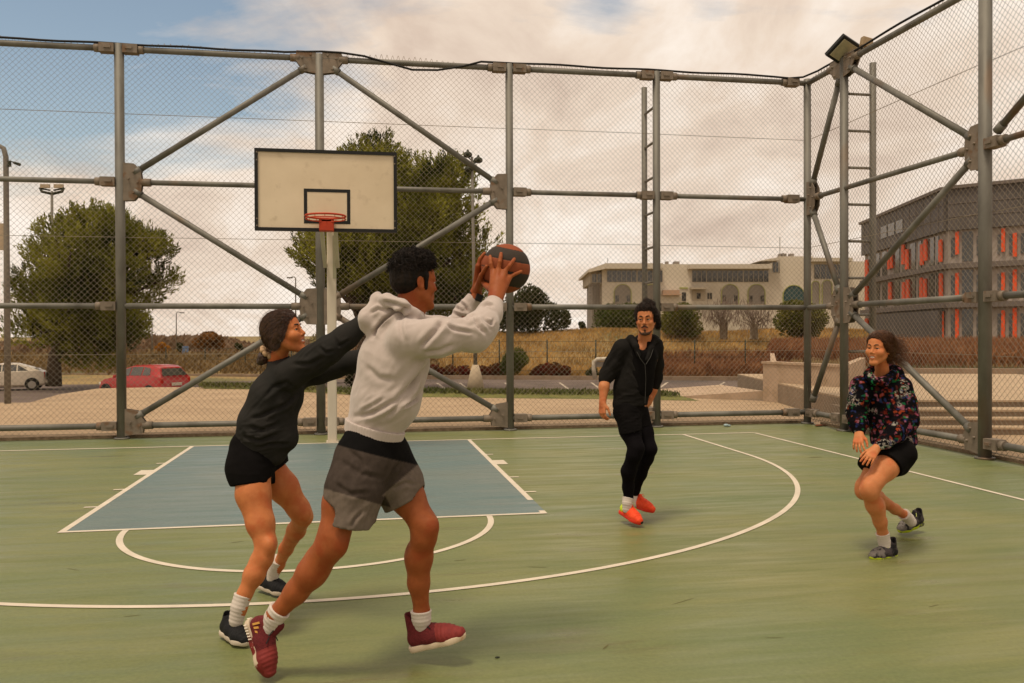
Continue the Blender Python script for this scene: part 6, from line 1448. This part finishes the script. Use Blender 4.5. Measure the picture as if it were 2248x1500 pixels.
S.ell(W_(0, .118, -.02), (.074, .074, .094), M, k=.01, sub=True)
V, F = S.mesh(.005); N_ = vnormals(V, F); V = V+N_*(.004*vn(V*60)+.003*vn(V*120+3))[:, None]; hairC = put('hair', (V, F), m_hairblk, pc)
l = hC.local(V); sel = np.where((l[:, 2] > .10) | (l[:, 0] < -.06))[0]; pk = rng.choice(sel, 1500); tufts(V[pk], N_[pk]*.5+rng.normal(size=(len(pk), 3))*.7, .014, .0014, 1.3, m_hairblk, 'curl', hairC, 3, 5)
comb(V, vnormals(V, F), hC, lambda p: (p[0]*-.8, -.5, .8 if p[2] > .02 else -.2), 1500, .07, .0015, mat('dark_strands', (.012, .007, .005), (.040, .022, .013), 90, rough=.4), 'strand', hairC, wav=.35, stray=.2)
# beard and moustache
S = SDF()
for sx in (-1, 1):
    S.cone(W_(sx*.002, .103, -.052), W_(sx*.026, .090, -.064), .0062, .0048, k=.004)
    S.cone(W_(sx*.056, .006, -.060), W_(sx*.026, .062, -.108), .0155, .0165, k=.02); S.cone(W_(sx*.061, -.002, -.030), W_(sx*.056, .006, -.060), .0100, .0135, k=.02)
S.ell(W_(0, .074, -.114), (.026, .020, .018), M, k=.02); S.ell(W_(0, .089, -.088), (.010, .008, .008), M, k=.01)
V, F = S.mesh(.0036); N_ = vnormals(V, F); V = V+N_*(.0018*vn(V*200))[:, None]; put('beard', (V, F), mat('stubble_beard', (.045, .026, .018), (.09, .050, .032), 120, rough=.9), pc)
# black t-shirt, jacket
S = SDF(); S.cone(P_(1404, 850, 7.05), P_(1408, 785, 7.05), .10, .11, k=.04, lat=vAX, sl=1.1); S.cone(P_(1409, 775, 7.05), P_(1411, 762, 7.05), .09, .07, k=.03, lat=vAX, sl=1.2); S.ell(P_(1412, 752, 6.97), (.045, .08, .065), k=.015, sub=True)
put('t_shirt', S.mesh(.006), m_blackc, pc)
m_jack = clothmat('black_jacket_cloth', (.011, .010, .0095), (.016, .0145, .013))
S = SDF(); S.cone(P_(1383, 888, 7.08), P_(1388, 850, 7.08), .118, .112, k=.04, lat=vAX, sl=1.22); S.cone(P_(1388, 850, 7.08), P_(1403, 785, 7.08), .114, .122, k=.05, lat=vAX, sl=1.26); S.cone(P_(1368, 766, 7.07), P_(1440, 763, 7.14), .064, .060, k=.05)
S.chain([(s1, .078), (P_(1346, 800, 7.06), .066), (P_(1333, 822, 7.05), .060), (P_(1328, 834, 7.03), .052)], k=.03); S.chain([(s2, .064), (P_(1442, 800, 7.22), .056), (P_(1440, 830, 7.25), .052), (P_(1437, 846, 7.24), .045)], k=.03)
S.chain(ch([(1372, 755, 7.10, .028), (1385, 744, 7.02, .030), (1396, 760, 6.95, .024), (1402, 780, 6.93, .018)]), k=.02); S.chain(ch([(1448, 752, 7.16, .026), (1437, 746, 7.06, .026), (1428, 765, 6.98, .022), (1420, 790, 6.94, .016)]), k=.02); S.ell(P_(1420, 745, 7.2), (.11, .05, .05), k=.03)
S.chain([(P_(1411, 742, 6.93), .030), (P_(1412, 775, 6.90), .034), (P_(1418, 798, 6.89), .012)], k=.0)
S.ops[-2:] = [o_[:-1]+(True,) for o_ in S.ops[-2:]]
S.cone(P_(1412, 735, 7.05), P_(1411, 768, 7.02), .065, .050, k=.01, sub=True)
V, F = S.mesh(.006, clip=[(P_(1382, 893, 7.05), -UPZ+vAX*.10)]); V = folds(V, F, [(P_(1385, 860, 6.95), .12, vAX, .03, 1.0), (P_(1345, 795, 7.0), .09, P_(1340, 800, 7)-P_(1360, 780, 7), .022, 1.2), (P_(1390, 810, 6.95), .12, vAX*.6-UPZ, .035, .8)], .008); jk = put('jacket', (V, F), m_jack, pc)
def zipline(pts, r, m, name, par):
    b = MB(); b.path([P_(*p) for p in pts], r, 5); return b.build(name, m, par)
m_zip = mat('zip_metal', (.045, .042, .038), rough=.6)
zipline([(1398, 772, 6.915), (1406, 788, 6.90), (1416, 801, 6.905), (1418, 830, 6.915), (1417, 860, 6.93), (1416, 885, 6.93)], .0022, m_zip, 'zip', jk); zipline([(1434, 766, 6.965), (1428, 784, 6.93), (1418, 800, 6.905)], .0022, m_zip, 'zip', jk)
# shorts over leggings, leggings
S = SDF(); S.cone(P_(1381, 888, 7.08), P_(1379, 905, 7.08), .108, .112, k=.03, lat=vAX, sl=1.12); S.cone(P_(1377, 905, 7.04), P_(1386, 950, 6.98), .102, .092, k=.03); S.cone(P_(1398, 905, 7.14), P_(1411, 945, 7.1), .094, .082, k=.03)
V, F = S.mesh(.006, clip=[(P_(1390, 946, 7.0), -UPZ+vAX*.25)]); V = folds(V, F, [(P_(1388, 920, 6.9), .1, vAX, .025, 1.0)], .007); put('shorts', (V, F), m_blackc, pc)
S = SDF(); S.chain([(hiL, .098), (P_(1383, 945, 7.0), .084), (P_(1397, 985, 6.92), .062), (P_(1392, 1000, 6.92), .058), (P_(1380, 1035, 6.98), .059), (P_(1379, 1070, 7.02), .044), (P_(1380, 1096, 7.03), .040)], k=.03)
S.chain([(hiR, .092), (P_(1413, 950, 7.10), .078), (P_(1426, 986, 7.04), .058), (P_(1419, 1006, 7.08), .056), (P_(1405, 1040, 7.18), .054), (P_(1394, 1075, 7.25), .040), (P_(1391, 1088, 7.27), .038)], k=.03); V, F = S.mesh(.006); put('leggings', (V, F), clothmat('legging_cloth', (.0045, .0035, .0045), rough=.8), pc)
m_or = mat('orange_red_shoe', (.80, .075, .018), (.70, .05, .012), 40, rough=.6, bump=.2); m_or2 = mat('red_orange_sole', (.62, .03, .015), (.72, .05, .02), 8, rough=.55); m_yel = mat('lime_heel', (.55, .68, .04), rough=.6); m_redsh = m_or
sock(pc, [(P_(1379, 1093, 7.03), .040), (P_(1377, 1104, 7.02), .036), (P_(1376, 1118, 7.02), .030)]); sock(pc, [(P_(1391, 1087, 7.27), .038), (P_(1391, 1096, 7.26), .034), (P_(1392, 1108, 7.25), .030)])
o, w = shoe(pc, None, P_(1360, 1126, 7.14), P_(1402, 1152, 6.92), UPZ+vAX*.25-vAF*.1, m_or, m_or2, m_yel, .30, .055, lambda c: (c[:, 1] < .075), m_yel)
MB().ball(w(0, .268, .024), .024, 8, (1.2, .6, .7)).build('toe_cap', m_cblk, o)
o, w = shoe(pc, None, P_(1384, 1112, 7.33), P_(1424, 1124, 7.16), UPZ+vAX*.15, m_redsh, m_or2, m_or2, .29, .055)

# ================================================================ PERSON D : woman in the patterned hoodie
skinD = skinmat('fair_skin', (.56, .215, .085), (.50, .180, .068)); gp = P_(1950, 1220, 6.0); gp[2] = 0
pd = empty('person', tuple(gp), 'laughing woman in black hoodie covered with colourful scribbles, crouching slightly near the side fence', 'person')
hD = Head(P_(1931, 766, 6.02), nrm(-vAX*.86-vAF*.62+UPZ*.04), nrm(UPZ+vAX*.06), .93)
S = SDF(); hD.add(S, female=True, smile=1.0, nose=1.0, narrow=.97); S.cone(hD.w(0, -.026, -.05), P_(1937, 835, 6.12), .042, .052, k=.02)
VF1 = S.mesh(.0038); mi1 = hD.lipfaces(VF1, 1.0)
S = SDF(); h1, h2 = P_(1970, 998, 6.0), P_(1958, 1000, 6.22)
S.chain([(h1, .090), (P_(1943, 1028, 5.92), .082), (P_(1916, 1060, 5.86), .062), (P_(1908, 1078, 5.85), .058), (P_(1920, 1110, 5.90), .055), (P_(1932, 1145, 5.96), .042), (P_(1939, 1175, 6.0), .033), (P_(1942, 1195, 6.01), .033)], k=.03)
S.ell(P_(1906, 1070, 5.82), (.034, .032, .044), k=.02); S.ell(P_(1930, 1115, 5.94), (.042, .045, .08), k=.02)
S.chain([(h2, .095), (P_(1925, 1030, 6.18), .080), (P_(1898, 1068, 6.14), .058), (P_(1896, 1080, 6.14), .052), (P_(1925, 1092, 6.30), .050), (P_(1965, 1118, 6.46), .036), (P_(1988, 1132, 6.54), .031), (P_(1996, 1140, 6.56), .031)], k=.03)
S.cone(h1, h2, .09, .09, k=.04); S.cone(P_(1968, 985, 6.12), P_(1955, 905, 6.14), .10, .10, k=.05); S.cone(P_(1955, 905, 6.14), P_(1938, 845, 6.14), .10, .09, k=.05)
sl_, el_, wl_ = P_(1890, 848, 6.10), P_(1879, 905, 6.08), P_(1886, 952, 5.96); sr_, er_, wr_ = P_(1978, 850, 6.10), P_(1992, 922, 6.02), P_(1922, 986, 5.86)
S.chain([(sl_, .048), (el_, .038), (wl_, .025)], k=.02); S.chain([(sr_, .048), (er_, .040), (wr_, .026)], k=.02); VF2 = S.mesh(.0065)
S = SDF(); S.cone(P_(1883, 944, 5.98), wl_, .026, .024, k=.01); hand(S, wl_, P_(1882, 985, 5.88)-wl_, vAF*.6+vAX*.5, 1, .45, .16, .165); VF3 = S.mesh(.0036)
S = SDF(); S.cone(P_(1930, 980, 5.87), wr_, .026, .024, k=.01); hand(S, wr_, P_(1902, 1014, 5.80)-wr_, vAF*.6-UPZ*.6, -1, .35, .10, .165); VF4 = S.mesh(.0036)
VF = joinvf([VF1, VF2, VF3, VF4]); mi = np.concatenate([mi1, np.zeros(len(VF[1])-len(mi1), int)])
put('body', VF, [skinD, m_lip], pd, mi); hD.eyes(pd, look=(0, 1, 0), smile=1.0, brow=1.0, hair=m_hairbrn)
W_ = hD.w; M = hD.M; m_hairdk = mat('dark_auburn_hair', (.030, .013, .007), (.055, .024, .011), 60, rough=.5)
S = SDF(); S.ell(W_(0, -.022, .050), (.080, .096, .082), M, k=.02); S.ell(W_(0, -.060, .0), (.072, .062, .075), M, k=.03); S.ell(W_(0, .030, .080), (.058, .052, .042), M, k=.02); S.ell(W_(0, -.07, -.055), (.06, .04, .05), M, k=.03)
for sx in (-1, 1): S.cone(W_(sx*.062, .035, .060), W_(sx*.077, .0, -.005), .018, .014, k=.02); S.cone(W_(sx*.074, -.02, .01), W_(sx*.062, -.05, -.07), .020, .018, k=.02)
S.ell(W_(0, .122, -.015), (.080, .072, .098), M, k=.008, sub=True)
V, F = S.mesh(.0045); N_ = vnormals(V, F); V = V+N_*(.0022*vn(V*A3((120, 120, 50)))+.0012*vn(V*260))[:, None]; hairD = put('hair', (V, F), m_hairdk, pd); N_D = vnormals(V, F)
comb(V, N_D, hD, lambda p: (p[0]*1.5-.25, -1.0, -.25-.8*max(0, -p[1]*9)), 2600, .10, .0012, m_hairlt, 'strand', hairD, wav=.18, stray=.08)
pts = [P_(1944+13*rng.random(), 738+54*rng.random(), 6.06+.08*rng.random()) for _ in range(340)]
tufts(pts, [vAX*1.0+UPZ*(.35*rng.random()-.28+ (800-0)*0)+rng.normal(size=3)*.16 for _ in pts], .140, .0014, .35, m_hairlt, 'loose_hair', hairD, 4, 6)
# hoodie with scribbles: colour patches belong to the cloth
S = SDF(); S.cone(P_(1962, 965, 6.10), P_(1954, 905, 6.12), .138, .134, k=.04, lat=vAX, sl=1.15); S.cone(P_(1954, 905, 6.12), P_(1940, 860, 6.12), .130, .112, k=.05, lat=vAX, sl=1.26); S.cone(P_(1893, 851, 6.1), P_(1975, 851, 6.1), .070, .070, k=.05)
S.chain([(sl_, .074), (P_(1884, 880, 6.08), .066), (el_, .064), (P_(1884, 930, 6.02), .060), (P_(1886, 947, 5.98), .040)], k=.03); S.chain([(sr_, .074), (P_(1988, 885, 6.06), .070), (er_, .072), (P_(1965, 952, 5.94), .062), (P_(1930, 982, 5.88), .042)], k=.035)
S.chain(ch([(1912, 812, 6.02, .026), (1906, 822, 6.02, .028), (1918, 836, 5.97, .028), (1940, 838, 5.98, .030), (1958, 826, 6.04, .034), (1968, 815, 6.12, .034), (1950, 806, 6.2, .04), (1920, 806, 6.15, .03)]), k=.02); S.ell(P_(1962, 822, 6.16), (.07, .07, .05), k=.03)
S.cone(P_(1934, 800, 6.08), P_(1936, 835, 6.08), .056, .052, k=.012, sub=True)
V, F = S.mesh(.0058, clip=[(P_(1960, 978, 6.05), -UPZ)]); V = folds(V, F, [(P_(1950, 900, 5.9), .15, UPZ-vAX*.4, .035, 1.0), (P_(1995, 915, 5.95), .1, vAX, .025, 1.1), (P_(1875, 905, 5.95), .09, vAX, .022, 1.1), (P_(1960, 960, 5.9), .1, vAX*.2+UPZ, .03, 1.0)], .009)
col = np.tile(A3((.005, .0045, .006)), (len(V), 1)); pal = [(.03, .33, .10), (.02, .22, .08), (.62, .10, .035), (.55, .13, .22), (.04, .055, .20), (.10, .02, .02), (.62, .20, .30), (.05, .07, .24), (.13, .025, .018), (.30, .035, .02)]
for k in range(len(pal)):
    n = vn((V+A3((k*3.1, k*1.7, k*2.3)))*A3((30, 30, 36))); n2 = vn(V*75+k); col = cmix(col, A3(pal[k])*.55, sstep(n+.45*n2-.70, .06)*.9)
n = vn((V+9)*A3((75, 75, 120))); msk = sstep(vn(V*15+40)-.42, .1); col = cmix(col, (.50, .45, .38), sstep(.16-np.abs(n), .08)*msk*.8)
col = col*.85; hdD = put('hoodie', (V, F), tonemat('scribble_print_fleece', .9), pd, col=col)
# black shorts
S = SDF(); S.cone(P_(1966, 965, 6.1), P_(1966, 988, 6.1), .120, .122, k=.03, lat=vAX, sl=1.08); S.cone(h1, P_(1946, 1022, 5.93), .112, .108, k=.03); S.cone(P_(1978, 998, 6.0), P_(1972, 1022, 6.0), .105, .075, k=.03); S.cone(h2, P_(1915, 1022, 6.17), .118, .100, k=.03)
n1 = nrm(P_(1925, 1052, 5.88)-P_(1962, 1012, 5.97)); V, F = S.mesh(.006, clip=[(P_(1950, 1022, 5.93), n1, P_(1965, 1000, 6.08), -vAF), (P_(1905, 1030, 6.15), nrm(P_(1890, 1075, 6.14)-P_(1925, 1028, 6.18)), P_(1965, 1000, 6.08), vAF)]); put('shorts', (V, F), m_blackc, pd)
m_gsh = mat('grey_black_shoe', (.060, .048, .050), (.010, .009, .010), 26, rough=.7, bump=.3, lo=.46, hi=.54); m_ysole = mat('lime_sole', (.42, .50, .02), (.10, .09, .07), 9, rough=.5, lo=.50, hi=.56); m_lime = mat('pale_lime_lace', (.42, .46, .16), rough=.8)
sock(pd, [(P_(1937, 1170, 6.0), .040), (P_(1941, 1188, 6.01), .036), (P_(1943, 1206, 6.01), .031)]); sock(pd, [(P_(1984, 1129, 6.52), .038), (P_(1994, 1138, 6.56), .035), (P_(2001, 1146, 6.57), .031)])
acc = lambda c: (c[:, 1] > .18) | (c[:, 1] < .03); m_gsh2 = mat('pale_grey_toe', (.16, .14, .125), (.02, .018, .018), 30, rough=.6, lo=.5, hi=.6)
o, w = shoe(pd, None, P_(1968, 1226, 6.06), P_(1885, 1233, 5.88), UPZ-vAX*.05, m_gsh, m_ysole, m_lime, .285, .085, acc, m_gsh2)
o, w = shoe(pd, None, P_(2026, 1150, 6.74), P_(1955, 1177, 6.60), UPZ*.93+vAX*.35, m_gsh, m_ysole, m_lime, .285, .075, acc, m_gsh2)
